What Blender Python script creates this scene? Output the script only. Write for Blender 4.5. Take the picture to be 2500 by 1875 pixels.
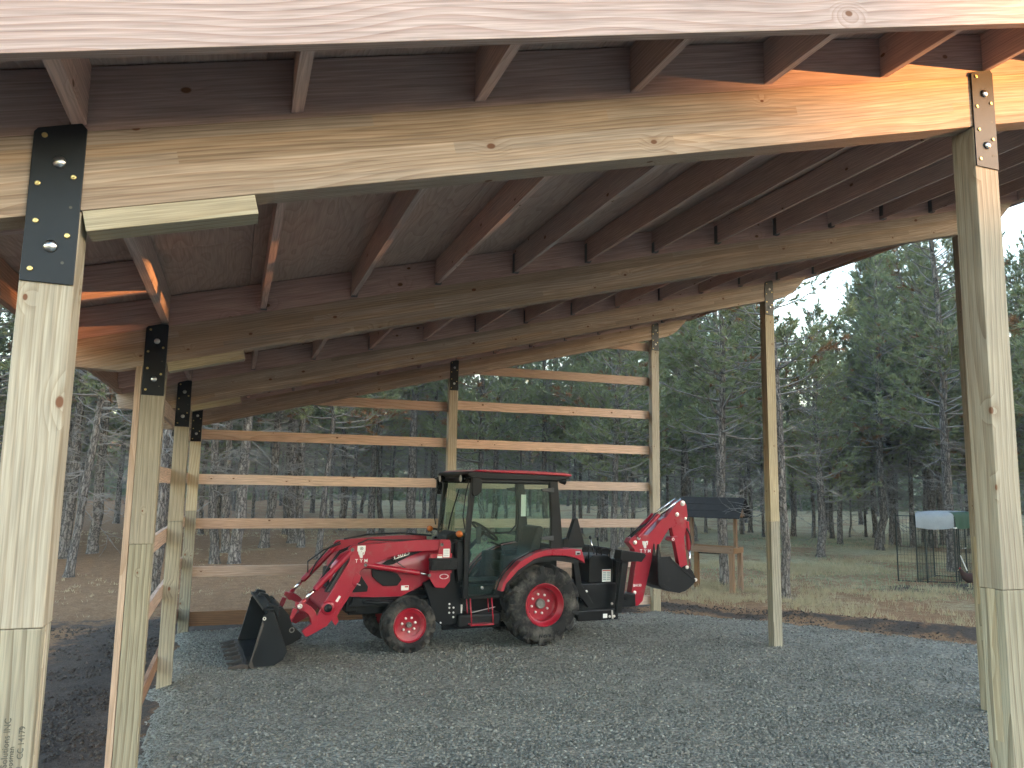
import bpy, bmesh, math, random
import numpy as np
from mathutils import Vector, Matrix

for o in list(bpy.data.objects):
    bpy.data.objects.remove(o, do_unlink=True)
SC = bpy.context.scene
COL = SC.collection
R = math.radians

# ------------------------------------------------------------------ camera
CAM_LOC = (0.6009, -2.4611, 1.9987)
YAW, PITCH, ROLL = 0.3391, 0.1311, 0.0161
cd = bpy.data.cameras.new('camera')
cam = bpy.data.objects.new('camera', cd)
COL.objects.link(cam)
cd.sensor_width = 36.0
cd.lens = 1897.09 / 2500.0 * 36.0
cd.clip_end = 1500.0
cd.clip_start = 0.05
_r = Vector((math.cos(YAW), -math.sin(YAW), 0))
_f = Vector((math.sin(YAW) * math.cos(PITCH), math.cos(YAW) * math.cos(PITCH), math.sin(PITCH)))
_u = _r.cross(_f)
_c, _s = math.cos(ROLL), math.sin(ROLL)
_R = _r * _c + _u * _s
_U = _u * _c - _r * _s
cam.matrix_world = Matrix(((_R.x, _U.x, -_f.x, CAM_LOC[0]), (_R.y, _U.y, -_f.y, CAM_LOC[1]), (_R.z, _U.z, -_f.z, CAM_LOC[2]), (0, 0, 0, 1)))
SC.camera = cam

# ------------------------------------------------------------------ sky, sun, exposure
SUN_EL = R(6.0)
SUN_AZ = R(122.0)          # clockwise from +Y: behind the camera, to the right
w = bpy.data.worlds.new('World')
SC.world = w
w.use_nodes = True
nt = w.node_tree
sky = nt.nodes.new('ShaderNodeTexSky')
sky.sky_type = 'NISHITA'
sky.sun_disc = False
sky.sun_elevation = SUN_EL
sky.sun_rotation = SUN_AZ
sky.altitude = 300
sky.air_density = 1.0
sky.dust_density = 1.2
sky.ozone_density = 1.0
bg = nt.nodes['Background']
nt.links.new(sky.outputs[0], bg.inputs[0])
bg.inputs[1].default_value = 0.15
sd = bpy.data.lights.new('sun', 'SUN')
sd.energy = 5.0
sd.angle = R(0.6)
sd.color = (1.0, 0.43, 0.13)
sun = bpy.data.objects.new('sun', sd)
COL.objects.link(sun)
sv = Vector((math.sin(SUN_AZ) * math.cos(SUN_EL), math.cos(SUN_AZ) * math.cos(SUN_EL), math.sin(SUN_EL)))
sun.rotation_euler = sv.to_track_quat('Z', 'Y').to_euler()
sun.location = (20, -20, 20)
VS = SC.view_settings
SC.display_settings.display_device = 'sRGB'
VS.view_transform = 'Standard'
VS.look = 'None'
VS.gamma = 1.0
VS.use_curve_mapping = False
VS.exposure = 3.65
SC.render.engine = 'CYCLES'
SC.cycles.max_bounces = 8
SC.cycles.diffuse_bounces = 6
SC.cycles.glossy_bounces = 3
SC.cycles.use_adaptive_sampling = True
SC.cycles.adaptive_threshold = 0.02
SC.cycles.use_denoising = True
SC.cycles.transparent_max_bounces = 12
SC.cycles.caustics_reflective = False
SC.cycles.caustics_refractive = False


# ------------------------------------------------------------------ mesh helpers
class MB:
    def __init__(s):
        s.v = []
        s.f = []
        s.m = []

    def add(s, vs, fs, m=0):
        b = len(s.v)
        s.v += [tuple(p) for p in vs]
        for f in fs:
            s.f.append(tuple(b + i for i in f))
            s.m.append(m)
        return s

    def box(s, x0, x1, y0, y1, z0, z1, m=0):
        vs = [(x, y, z) for x in (x0, x1) for y in (y0, y1) for z in (z0, z1)]
        fs = [(0, 1, 3, 2), (4, 6, 7, 5), (0, 4, 5, 1), (2, 3, 7, 6), (0, 2, 6, 4), (1, 5, 7, 3)]
        return s.add(vs, fs, m)

    def obox(s, c, size, rot, m=0):
        M = Matrix.Rotation(0, 3, 'X') if rot is None else rot
        vs = []
        for a in (-.5, .5):
            for b in (-.5, .5):
                for d in (-.5, .5):
                    vs.append(Vector(c) + M @ Vector((a * size[0], b * size[1], d * size[2])))
        fs = [(0, 1, 3, 2), (4, 6, 7, 5), (0, 4, 5, 1), (2, 3, 7, 6), (0, 2, 6, 4), (1, 5, 7, 3)]
        return s.add(vs, fs, m)

    def prism(s, poly, y0, y1, m=0):
        """polygon in x-z swept along y"""
        n = len(poly)
        a = sum(poly[i][0] * poly[(i + 1) % n][1] - poly[(i + 1) % n][0] * poly[i][1] for i in range(n))
        if a < 0:
            poly = poly[::-1]
        vs = [(p[0], y0, p[1]) for p in poly] + [(p[0], y1, p[1]) for p in poly]
        fs = [tuple(range(n)), tuple(range(2 * n - 1, n - 1, -1))]
        for i in range(n):
            j = (i + 1) % n
            fs.append((i, n + i, n + j, j))
        return s.add(vs, fs, m)

    def tube(s, pts, rad, n=8, cap=True, m=0):
        pts = [Vector(p) for p in pts]
        if not isinstance(rad, (list, tuple)):
            rad = [rad] * len(pts)
        b = []
        ref = None
        for i, p in enumerate(pts):
            d = (pts[min(i + 1, len(pts) - 1)] - pts[max(i - 1, 0)])
            d = d.normalized() if d.length > 1e-9 else Vector((0, 0, 1))
            if ref is None:
                ref = Vector((0, 0, 1)) if abs(d.z) < .9 else Vector((1, 0, 0))
            x = ref.cross(d).normalized()
            y = d.cross(x).normalized()
            ref = y.cross(x) * 0 + ref
            for k in range(n):
                a = 2 * math.pi * k / n
                b.append(p + (x * math.cos(a) + y * math.sin(a)) * rad[i])
        fs = []
        for i in range(len(pts) - 1):
            for k in range(n):
                k2 = (k + 1) % n
                fs.append((i * n + k, i * n + k2, (i + 1) * n + k2, (i + 1) * n + k))
        if cap:
            fs.append(tuple(range(n - 1, -1, -1)))
            fs.append(tuple((len(pts) - 1) * n + k for k in range(n)))
        return s.add(b, fs, m)

    def lathe(s, prof, c, n=40, m=0, closed=False):
        """profile of (y, radius) turned about the y axis through c"""
        vs = []
        for (y, r) in prof:
            for k in range(n):
                a = 2 * math.pi * k / n
                vs.append((c[0] + r * math.cos(a), c[1] + y, c[2] + r * math.sin(a)))
        fs = []
        L = len(prof)
        for i in range(L if closed else L - 1):
            i2 = (i + 1) % L
            for k in range(n):
                k2 = (k + 1) % n
                fs.append((i * n + k, i2 * n + k, i2 * n + k2, i * n + k2))
        return s.add(vs, fs, m)

    def mesh(s, name, mats, smooth=False):
        me = bpy.data.meshes.new(name)
        me.from_pydata(s.v, [], s.f)
        for mt in (mats if isinstance(mats, (list, tuple)) else [mats]):
            me.materials.append(mt)
        if len(set(s.m)) > 1:
            me.polygons.foreach_set('material_index', s.m)
        me.validate()
        bm = bmesh.new()
        bm.from_mesh(me)
        bmesh.ops.recalc_face_normals(bm, faces=bm.faces)
        bm.to_mesh(me)
        bm.free()
        if smooth:
            me.polygons.foreach_set('use_smooth', [True] * len(me.polygons))
        me.update()
        return me

    def build(s, name, mats, parent=None, smooth=False, bevel=0.0, seg=2, auto=False):
        me = s.mesh(name, mats, smooth or auto)
        o = bpy.data.objects.new(name, me)
        COL.objects.link(o)
        o.parent = parent
        if bevel:
            b = o.modifiers.new('bevel', 'BEVEL')
            b.width = bevel
            b.segments = seg
            b.limit_method = 'ANGLE'
            b.angle_limit = R(40)
        if auto:
            e = o.modifiers.new('split', 'EDGE_SPLIT')
            e.split_angle = R(35)
        return o


def fast_mesh(name, V, F, mats, midx=None, smooth=False):
    """numpy arrays of verts and equal-size faces"""
    V = np.asarray(V, dtype=np.float32)
    F = np.asarray(F, dtype=np.int32)
    me = bpy.data.meshes.new(name)
    n, k = F.shape
    me.vertices.add(len(V))
    me.vertices.foreach_set('co', V.ravel())
    me.loops.add(n * k)
    me.loops.foreach_set('vertex_index', F.ravel())
    me.polygons.add(n)
    me.polygons.foreach_set('loop_start', np.arange(0, n * k, k, dtype=np.int32))
    me.polygons.foreach_set('loop_total', np.full(n, k, dtype=np.int32))
    for mt in (mats if isinstance(mats, (list, tuple)) else [mats]):
        me.materials.append(mt)
    if midx is not None:
        me.polygons.foreach_set('material_index', np.asarray(midx, dtype=np.int32))
    if smooth:
        me.polygons.foreach_set('use_smooth', np.ones(n, dtype=bool))
    me.update(calc_edges=True)
    return me


def link(name, me, parent=None, loc=None, rot=None):
    o = bpy.data.objects.new(name, me)
    COL.objects.link(o)
    o.parent = parent
    if loc is not None:
        o.location = loc
    if rot is not None:
        o.rotation_euler = rot
    return o


def tag(o, label=None, cat=None, group=None, kind=None):
    if label: o['label'] = label
    if cat: o['category'] = cat
    if group: o['group'] = group
    if kind: o['kind'] = kind
    return o


def empty(name, loc=(0, 0, 0), rz=0.0):
    o = bpy.data.objects.new(name, None)
    COL.objects.link(o)
    o.location = loc
    o.rotation_euler = (0, 0, rz)
    o.empty_display_size = .2
    return o


def copy_tree(o, parent=None):
    c = o.copy()
    COL.objects.link(c)
    c.parent = parent
    for ch in list(o.children):
        copy_tree(ch, c)
    return c


# ------------------------------------------------------------------ materials
def new_mat(name):
    m = bpy.data.materials.new(name)
    m.use_nodes = True
    nt = m.node_tree
    return m, nt, nt.nodes['Principled BSDF'], nt.links.new


def node(nt, t, **kw):
    n = nt.nodes.new(t)
    for k, v in kw.items():
        setattr(n, k, v)
    return n


def ramp(nt, pts):
    n = nt.nodes.new('ShaderNodeValToRGB')
    e = n.color_ramp.elements
    while len(e) < len(pts):
        e.new(.5)
    for i, (p, c) in enumerate(pts):
        e[i].position = p
        e[i].color = (c[0], c[1], c[2], 1) if isinstance(c, (tuple, list)) else (c, c, c, 1)
    return n


def math_n(nt, op, a, b=None, clamp=False):
    n = nt.nodes.new('ShaderNodeMath')
    n.operation = op
    n.use_clamp = clamp
    for i, x in enumerate((a, b)):
        if x is None: continue
        if isinstance(x, (int, float)): n.inputs[i].default_value = x
        else: nt.links.new(x, n.inputs[i])
    return n.outputs[0]


def mix_c(nt, fac, a, b, mode='MIX'):
    n = nt.nodes.new('ShaderNodeMix')
    n.data_type = 'RGBA'
    n.blend_type = mode
    n.clamp_factor = True
    for i, x in ((0, fac), (6, a), (7, b)):
        if isinstance(x, (int, float)): n.inputs[i].default_value = x
        elif isinstance(x, (tuple, list)): n.inputs[i].default_value = (x[0], x[1], x[2], 1)
        else: nt.links.new(x, n.inputs[i])
    return n.outputs[2]


def noise(nt, vec, scale, detail=3, rough=.55, dist=0.0):
    n = nt.nodes.new('ShaderNodeTexNoise')
    n.inputs['Scale'].default_value = scale
    n.inputs['Detail'].default_value = detail
    n.inputs['Roughness'].default_value = rough
    n.inputs['Distortion'].default_value = dist
    if vec is not None: nt.links.new(vec, n.inputs['Vector'])
    return n


def mapping(nt, vec, scale=(1, 1, 1), loc=(0, 0, 0)):
    n = nt.nodes.new('ShaderNodeMapping')
    n.inputs['Scale'].default_value = scale
    n.inputs['Location'].default_value = loc
    nt.links.new(vec, n.inputs['Vector'])
    return n.outputs[0]


def bump(nt, bsdf, h, strength=.3, dist=.01, prev=None):
    n = nt.nodes.new('ShaderNodeBump')
    n.inputs['Strength'].default_value = strength
    n.inputs['Distance'].default_value = dist
    nt.links.new(h, n.inputs['Height'])
    if prev is not None: nt.links.new(prev, n.inputs['Normal'])
    nt.links.new(n.outputs[0], bsdf.inputs['Normal'])
    return n.outputs[0]


def wood(name, early, late, knot=(.16, .07, .035), axis=0, ring=24, knots=.30, stain=0.25, lam=None, rough=.65, contrast=1.0, tint=.16):
    """sawn timber; grain runs along the local axis, each object gets its own cut of the log"""
    m, nt, bs, lk = new_mat(name)
    tc = node(nt, 'ShaderNodeTexCoord')
    oi = node(nt, 'ShaderNodeObjectInfo')
    rnd = oi.outputs['Random']
    sep = node(nt, 'ShaderNodeSeparateXYZ')
    lk(tc.outputs['Object'], sep.inputs[0])
    ax = [sep.outputs[i] for i in range(3)]
    u, v, q = ax[axis], ax[(axis + 1) % 3], ax[(axis + 2) % 3]
    uo = math_n(nt, 'ADD', u, math_n(nt, 'MULTIPLY', rnd, 53.0))
    lamrnd = None
    if lam:
        # glued layers stacked along the local z axis, each with its own offset and tone, finger-jointed along the length
        layer = math_n(nt, 'FLOOR', math_n(nt, 'DIVIDE', q if axis == 0 and lam[1] == 'q' else v, lam[0]))
        seg = math_n(nt, 'FLOOR', math_n(nt, 'ADD', math_n(nt, 'MULTIPLY', uo, .42), math_n(nt, 'MULTIPLY', layer, .37)))
        cb = node(nt, 'ShaderNodeCombineXYZ')
        lk(layer, cb.inputs[0]); lk(seg, cb.inputs[1]); lk(math_n(nt, 'MULTIPLY', rnd, 19.0), cb.inputs[2])
        wn = node(nt, 'ShaderNodeTexWhiteNoise', noise_dimensions='3D')
        lk(cb.outputs[0], wn.inputs['Vector'])
        lamrnd = wn.outputs['Value']
    c = node(nt, 'ShaderNodeCombineXYZ')
    lk(uo, c.inputs[0]); lk(v, c.inputs[1]); lk(q, c.inputs[2])
    base = c.outputs[0]
    # slow wander of the pith line along the board
    wob = noise(nt, mapping(nt, base, (.55, 2.0, 2.0)), 1.0, 2, .5)
    sub = node(nt, 'ShaderNodeVectorMath', operation='SUBTRACT')
    lk(wob.outputs['Color'], sub.inputs[0]); sub.inputs[1].default_value = (.5, .5, .5)
    sc = node(nt, 'ShaderNodeVectorMath', operation='SCALE')
    lk(sub.outputs[0], sc.inputs[0]); sc.inputs['Scale'].default_value = .16
    # knots
    vo = node(nt, 'ShaderNodeTexVoronoi', feature='F1', voronoi_dimensions='2D')
    vo.inputs['Scale'].default_value = 5.0
    kc = node(nt, 'ShaderNodeCombineXYZ')
    lk(math_n(nt, 'MULTIPLY', uo, .62), kc.inputs[0])
    lk(math_n(nt, 'ADD', math_n(nt, 'MULTIPLY', math_n(nt, 'ADD', v, q), 1.0), math_n(nt, 'MULTIPLY', rnd, 3.7)), kc.inputs[1])
    lk(kc.outputs[0], vo.inputs['Vector'])
    kd = vo.outputs['Distance']
    sepc = node(nt, 'ShaderNodeSeparateColor')
    lk(vo.outputs['Color'], sepc.inputs[0])
    keep = math_n(nt, 'LESS_THAN', sepc.outputs[0], knots)
    ksize = math_n(nt, 'ADD', math_n(nt, 'MULTIPLY', sepc.outputs[1], .050), .022)
    kmask = math_n(nt, 'MULTIPLY', keep, math_n(nt, 'SUBTRACT', 1.0, math_n(nt, 'DIVIDE', kd, ksize), True), True)
    kwide = math_n(nt, 'MULTIPLY', keep, math_n(nt, 'SUBTRACT', 1.0, math_n(nt, 'DIVIDE', kd, math_n(nt, 'MULTIPLY', ksize, 4.5)), True), True)
    add = node(nt, 'ShaderNodeVectorMath', operation='ADD')
    lk(base, add.inputs[0]); lk(sc.outputs[0], add.inputs[1])
    off = node(nt, 'ShaderNodeCombineXYZ')
    src = lamrnd if lamrnd is not None else rnd
    lk(math_n(nt, 'ADD', math_n(nt, 'ADD', math_n(nt, 'MULTIPLY', src, .13), .03), math_n(nt, 'MULTIPLY', kwide, .05)), off.inputs[1])
    lk(math_n(nt, 'MULTIPLY', math_n(nt, 'FRACT', math_n(nt, 'MULTIPLY', src, 7.3)), .06), off.inputs[2])
    add2 = node(nt, 'ShaderNodeVectorMath', operation='ADD')
    lk(add.outputs[0], add2.inputs[0]); lk(off.outputs[0], add2.inputs[1])
    wv = node(nt, 'ShaderNodeTexWave', wave_type='RINGS', rings_direction='X', wave_profile='SAW')
    wv.inputs['Scale'].default_value = ring
    wv.inputs['Distortion'].default_value = 1.6
    wv.inputs['Detail'].default_value = 2.0
    wv.inputs['Detail Scale'].default_value = .6
    lk(mapping(nt, add2.outputs[0], (.05, 1, 1)), wv.inputs['Vector'])
    fib = noise(nt, mapping(nt, base, (4, 160, 160)), 1.0, 2, .6)
    st = noise(nt, mapping(nt, base, (.9, 3, 3)), 1.0, 3, .6)
    g = math_n(nt, 'POWER', wv.outputs['Fac'], 2.2)
    g = math_n(nt, 'MULTIPLY', g, contrast, True)
    col = mix_c(nt, g, early, late)
    fb = ramp(nt, [(.3, .72), (.7, 1.20)])
    lk(fib.outputs['Fac'], fb.inputs[0])
    col = mix_c(nt, 1.0, col, fb.outputs[0], 'MULTIPLY')
    # object / layer tone
    hs = node(nt, 'ShaderNodeHueSaturation')
    tone = lamrnd if lamrnd is not None else rnd
    lk(col, hs.inputs['Color'])
    lk(math_n(nt, 'ADD', math_n(nt, 'MULTIPLY', tone, tint * 2), 1.0 - tint), hs.inputs['Value'])
    lk(math_n(nt, 'ADD', math_n(nt, 'MULTIPLY', math_n(nt, 'FRACT', math_n(nt, 'MULTIPLY', tone, 5.7)), .4), .8), hs.inputs['Saturation'])
    col = hs.outputs[0]
    sr = ramp(nt, [(.45, 0.0), (.8, 1.0)])
    lk(st.outputs['Fac'], sr.inputs[0])
    col = mix_c(nt, math_n(nt, 'MULTIPLY', sr.outputs[0], stain), col, (late[0] * .62, late[1] * .66, late[2] * .72))
    col = mix_c(nt, math_n(nt, 'MULTIPLY', math_n(nt, 'POWER', kwide, 2.0), .35), col, late)
    col = mix_c(nt, math_n(nt, 'MULTIPLY', kmask, 3.0, True), col, knot)
    lk(col, bs.inputs['Base Color'])
    bs.inputs['Roughness'].default_value = rough
    bs.inputs['Specular IOR Level'].default_value = .25
    hgt = math_n(nt, 'ADD', math_n(nt, 'MULTIPLY', fib.outputs['Fac'], .5), math_n(nt, 'MULTIPLY', g, -.5))
    bump(nt, bs, hgt, .25, .002)
    return m


def plain(name, col, rough=.5, metal=0.0, spec=.5, var=.08, vscale=6.0, bmp=0.0, bscale=60.0, dirt=None, coat=0.0):
    m, nt, bs, lk = new_mat(name)
    tc = node(nt, 'ShaderNodeTexCoord')
    n1 = noise(nt, tc.outputs['Object'], vscale, 4, .6)
    r = ramp(nt, [(.25, tuple(x * (1 - var) for x in col)), (.75, tuple(min(1, x * (1 + var)) for x in col))])
    lk(n1.outputs['Fac'], r.inputs[0])
    out = r.outputs[0]
    rr = math_n(nt, 'ADD', math_n(nt, 'MULTIPLY', n1.outputs['Fac'], .16), rough - .08, True)
    if dirt:
        n2 = noise(nt, tc.outputs['Object'], dirt[2], 6, .7)
        dr = ramp(nt, [(dirt[1], 0.0), (min(1, dirt[1] + .22), 1.0)])
        lk(n2.outputs['Fac'], dr.inputs[0])
        f = math_n(nt, 'MULTIPLY', dr.outputs[0], dirt[3])
        out = mix_c(nt, f, out, dirt[0])
        rr = math_n(nt, 'ADD', rr, math_n(nt, 'MULTIPLY', f, .35), True)
    lk(out, bs.inputs['Base Color'])
    lk(rr, bs.inputs['Roughness'])
    bs.inputs['Metallic'].default_value = metal
    bs.inputs['Specular IOR Level'].default_value = spec
    if coat:
        bs.inputs['Coat Weight'].default_value = coat
        bs.inputs['Coat Roughness'].default_value = .12
    if bmp:
        n3 = noise(nt, tc.outputs['Object'], bscale, 4, .6)
        bump(nt, bs, n3.outputs['Fac'], bmp, .004)
    return m


DUST = (.20, .17, .14)
M = {}
M['post_upper'] = wood('post_timber', (.425, .365, .265), (.295, .225, .14), axis=2, ring=10, knots=.45, stain=.3, contrast=.75)
M['post_lower'] = wood('treated_timber', (.335, .298, .215), (.190, .158, .105), axis=2, ring=9, knots=.45, stain=.4, contrast=1.0)
M['post_weathered'] = wood('weathered_timber', (.37, .325, .25), (.245, .19, .13), axis=2, ring=10, knots=.4, stain=.6, contrast=.8)
M['glulam'] = wood('glulam_timber', (.435, .34, .265), (.305, .21, .15), axis=0, ring=22, knots=.52, stain=.34, lam=(.0385, 'q'), contrast=.85, tint=.20)
M['joist'] = wood('joist_timber', (.54, .39, .34), (.39, .255, .21), axis=1, ring=20, knots=.25, stain=.35, contrast=.6)
M['ledger'] = wood('ledger_timber', (.52, .375, .34), (.36, .235, .205), axis=0, ring=14, knots=.4, stain=.6, contrast=.5)
M['fascia'] = wood('fascia_timber', (.415, .31, .272), (.31, .20, .165), axis=0, ring=26, knots=.22, stain=.25, contrast=1.0)
M['fascia_y'] = wood('eave_timber', (.40, .265, .205), (.27, .16, .115), axis=1, ring=20, knots=.2, stain=.35)
M['girt'] = wood('girt_timber', (.62, .465, .375), (.49, .325, .24), axis=0, ring=15, knots=.34, stain=.2, contrast=.75)
M['girt_y'] = wood('girt_side_timber', (.62, .465, .375), (.49, .325, .24), axis=1, ring=15, knots=.34, stain=.2, contrast=.75)
M['board_z'] = wood('trim_timber', (.56, .42, .32), (.42, .28, .19), axis=2, ring=15, knots=.2, stain=.2, contrast=.7)
M['skirt'] = wood('skirt_timber', (.27, .15, .085), (.17, .085, .05), axis=0, ring=18, knots=.15, stain=.4)
M['skirt_y'] = wood('skirt_side_timber', (.30, .17, .10), (.19, .10, .06), axis=1, ring=18, knots=.15, stain=.4)


def ply_mat():
    """rotary-cut veneer: wandering contour bands"""
    m, nt, bs, lk = new_mat('plywood')
    tc = node(nt, 'ShaderNodeTexCoord')
    oi = node(nt, 'ShaderNodeObjectInfo')
    off = node(nt, 'ShaderNodeCombineXYZ')
    lk(math_n(nt, 'MULTIPLY', oi.outputs['Random'], 41.0), off.inputs[0])
    lk(math_n(nt, 'MULTIPLY', oi.outputs['Random'], 23.0), off.inputs[1])
    ad = node(nt, 'ShaderNodeVectorMath', operation='ADD')
    lk(tc.outputs['Object'], ad.inputs[0]); lk(off.outputs[0], ad.inputs[1])
    n1 = noise(nt, mapping(nt, ad.outputs[0], (3.6, .75, 1)), 1.0, 2, .45)
    band = math_n(nt, 'FRACT', math_n(nt, 'MULTIPLY', n1.outputs['Fac'], 17.0))
    fib = noise(nt, mapping(nt, ad.outputs[0], (110, 3, 1)), 1.0, 2, .6)
    col = mix_c(nt, math_n(nt, 'MULTIPLY', math_n(nt, 'POWER', band, 2.5), .55), (.49, .365, .31), (.34, .23, .185))
    fb = ramp(nt, [(.3, .84), (.7, 1.12)]); lk(fib.outputs['Fac'], fb.inputs[0])
    col = mix_c(nt, 1.0, col, fb.outputs[0], 'MULTIPLY')
    hs = node(nt, 'ShaderNodeHueSaturation'); lk(col, hs.inputs['Color'])
    lk(math_n(nt, 'ADD', math_n(nt, 'MULTIPLY', oi.outputs['Random'], .3), .85), hs.inputs['Value'])
    lk(hs.outputs[0], bs.inputs['Base Color'])
    bs.inputs['Roughness'].default_value = .75
    bs.inputs['Specular IOR Level'].default_value = .2
    return m


M['ply'] = ply_mat()
M['pale_x'] = wood('packing_timber', (.47, .41, .30), (.36, .28, .18), axis=0, ring=12, knots=.2, stain=.2, contrast=.6)
M['cedar'] = wood('cedar_timber', (.27, .165, .098), (.175, .10, .058), axis=2, ring=16, knots=.15, stain=.3)
M['plate'] = plain('bracket_steel', (.006, .008, .012), .42, 0.0, .35, .2, 9, .08, 90, dirt=((.2, .2, .2), .66, 22, .25))
M['bolt'] = plain('galvanised_steel', (.62, .63, .63), .28, 1.0, .5, .1)
M['brass'] = plain('brass_screw', (.60, .46, .20), .32, 1.0, .5, .1)
M['red'] = plain('red_paint', (.34, .007, .026), .30, 0.0, .5, .10, 3, 0, 60, dirt=(DUST, .56, 5.5, .42), coat=.25)
M['red_rim'] = plain('red_rim_paint', (.32, .008, .024), .36, 0.0, .5, .12, 6, 0, 60, dirt=(DUST, .56, 9, .42))
M['black'] = plain('black_paint', (.004, .005, .007), .34, 0.0, .28, .2, 5, .03, 70, dirt=(DUST, .66, 6, .16))
M['black_plastic'] = plain('black_plastic', (.005, .006, .008), .48, 0.0, .25, .2, 8, .06, 140, dirt=(DUST, .66, 7, .16))
M['grey_plastic'] = plain('grey_plastic', (.05, .055, .06), .6, 0.0, .4, .2, 8)
M['rubber'] = plain('tyre_rubber', (.018, .018, .019), .85, 0.0, .2, .25, 7, .25, 60, dirt=((.15, .14, .125), .46, 4.5, .75))
M['chrome'] = plain('chrome_rod', (.75, .75, .76), .12, 1.0, .5, .03)
M['hub'] = plain('hub_grey', (.16, .16, .15), .6, .3, .5, .2)
M['white_nut'] = plain('zinc_nut', (.72, .68, .66), .38, .6, .5, .1)
M['white'] = plain('white_print', (.80, .80, .78), .5, 0, .4, .02)
M['label_grey'] = plain('grey_print', (.35, .42, .46), .6, 0, .4, .05)
M['label_red'] = plain('red_print', (.55, .05, .04), .6, 0, .4, .05)
M['ink'] = plain('stamp_ink', (.11, .105, .085), .8, 0, .2, .3, 40)
M['bucket'] = plain('bucket_steel', (.004, .006, .009), .40, 0.0, .30, .25, 6, .08, 50, dirt=((.14, .115, .10), .62, 5, .3))
M['bucket_worn'] = plain('worn_steel', (.055, .047, .042), .6, .3, .5, .4, 10, .2, 40, dirt=((.16, .11, .08), .5, 8, .6))
M['seat'] = plain('seat_vinyl', (.02, .02, .022), .6, 0, .4, .15)
M['interior'] = plain('cab_trim', (.012, .015, .016), .7, 0, .3, .2)
M['amber'] = plain('amber_lens', (.45, .12, .02), .25, 0, .5, .1)
M['hose'] = plain('hose_rubber', (.012, .012, .013), .5, 0, .4, .1)
M['lens'] = plain('lamp_lens', (.55, .56, .56), .15, .3, .5, .1)
M['shingle'] = plain('asphalt_shingle', (.022, .021, .021), .85, 0, .3, .35, 9, .5, 120)
M['wire'] = plain('dark_wire', (.015, .022, .02), .5, .4, .5, .1)
M['tarp_green'] = plain('green_tarp', (.012, .060, .036), .55, 0, .4, .2, 5, .25, 6)
M['tarp_grey'] = plain('grey_tarp', (.25, .275, .30), .5, 0, .5, .12, 5, .25, 6)
M['feather'] = plain('hen_feathers', (.035, .014, .012), .75, 0, .3, .4, 18, .4, 50)
M['comb'] = plain('hen_comb', (.35, .02, .02), .6, 0, .3, .1)
M['white_stone'] = plain('pale_stone', (.62, .62, .58), .8, 0, .3, .12, 30, .3, 60)


def glass_mat(name, tint, refl=1.0):
    m, nt, bs, lk = new_mat(name)
    nt.nodes.remove(bs)
    tr = node(nt, 'ShaderNodeBsdfTransparent')
    tr.inputs[0].default_value = (*tint, 1)
    gl = node(nt, 'ShaderNodeBsdfGlossy')
    gl.inputs['Roughness'].default_value = .02
    gl.inputs[0].default_value = (.9, 1, .97, 1)
    fr = node(nt, 'ShaderNodeFresnel')
    fr.inputs[0].default_value = 1.5
    f = math_n(nt, 'MULTIPLY', fr.outputs[0], refl, True)
    mx = node(nt, 'ShaderNodeMixShader')
    lk(f, mx.inputs[0]); lk(tr.outputs[0], mx.inputs[1]); lk(gl.outputs[0], mx.inputs[2])
    lk(mx.outputs[0], nt.nodes['Material Output'].inputs[0])
    return m


M['glass'] = glass_mat('cab_glass', (.86, .95, .91))


def foliage_mat(name, a, b, trans=.35):
    m, nt, bs, lk = new_mat(name)
    oi = node(nt, 'ShaderNodeObjectInfo')
    tc = node(nt, 'ShaderNodeTexCoord')
    n1 = noise(nt, tc.outputs['Object'], .9, 3, .6)
    mixf = math_n(nt, 'ADD', math_n(nt, 'MULTIPLY', n1.outputs['Fac'], .9), math_n(nt, 'MULTIPLY', oi.outputs['Random'], .35))
    r = ramp(nt, [(.3, a), (.85, b)])
    lk(mixf, r.inputs[0])
    df = node(nt, 'ShaderNodeBsdfDiffuse')
    lk(r.outputs[0], df.inputs[0])
    nt.nodes.remove(bs)
    tl = node(nt, 'ShaderNodeBsdfTranslucent')
    lk(r.outputs[0], tl.inputs[0])
    gl = node(nt, 'ShaderNodeBsdfGlossy')
    gl.inputs['Roughness'].default_value = .5
    mx = node(nt, 'ShaderNodeMixShader')
    mx.inputs[0].default_value = trans
    lk(df.outputs[0], mx.inputs[1]); lk(tl.outputs[0], mx.inputs[2])
    m2 = node(nt, 'ShaderNodeMixShader')
    m2.inputs[0].default_value = .05
    lk(mx.outputs[0], m2.inputs[1]); lk(gl.outputs[0], m2.inputs[2])
    lk(m2.outputs[0], nt.nodes['Material Output'].inputs[0])
    return m


M['needles'] = foliage_mat('pine_needles', (.122, .155, .074), (.235, .260, .122))
M['needles_brown'] = foliage_mat('dead_needles', (.16, .075, .035), (.24, .12, .05))
M['straw'] = foliage_mat('dry_grass', (.32, .26, .15), (.52, .45, .28), .3)
M['green_grass'] = foliage_mat('frosty_grass', (.15, .20, .10), (.29, .35, .20), .3)


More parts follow.
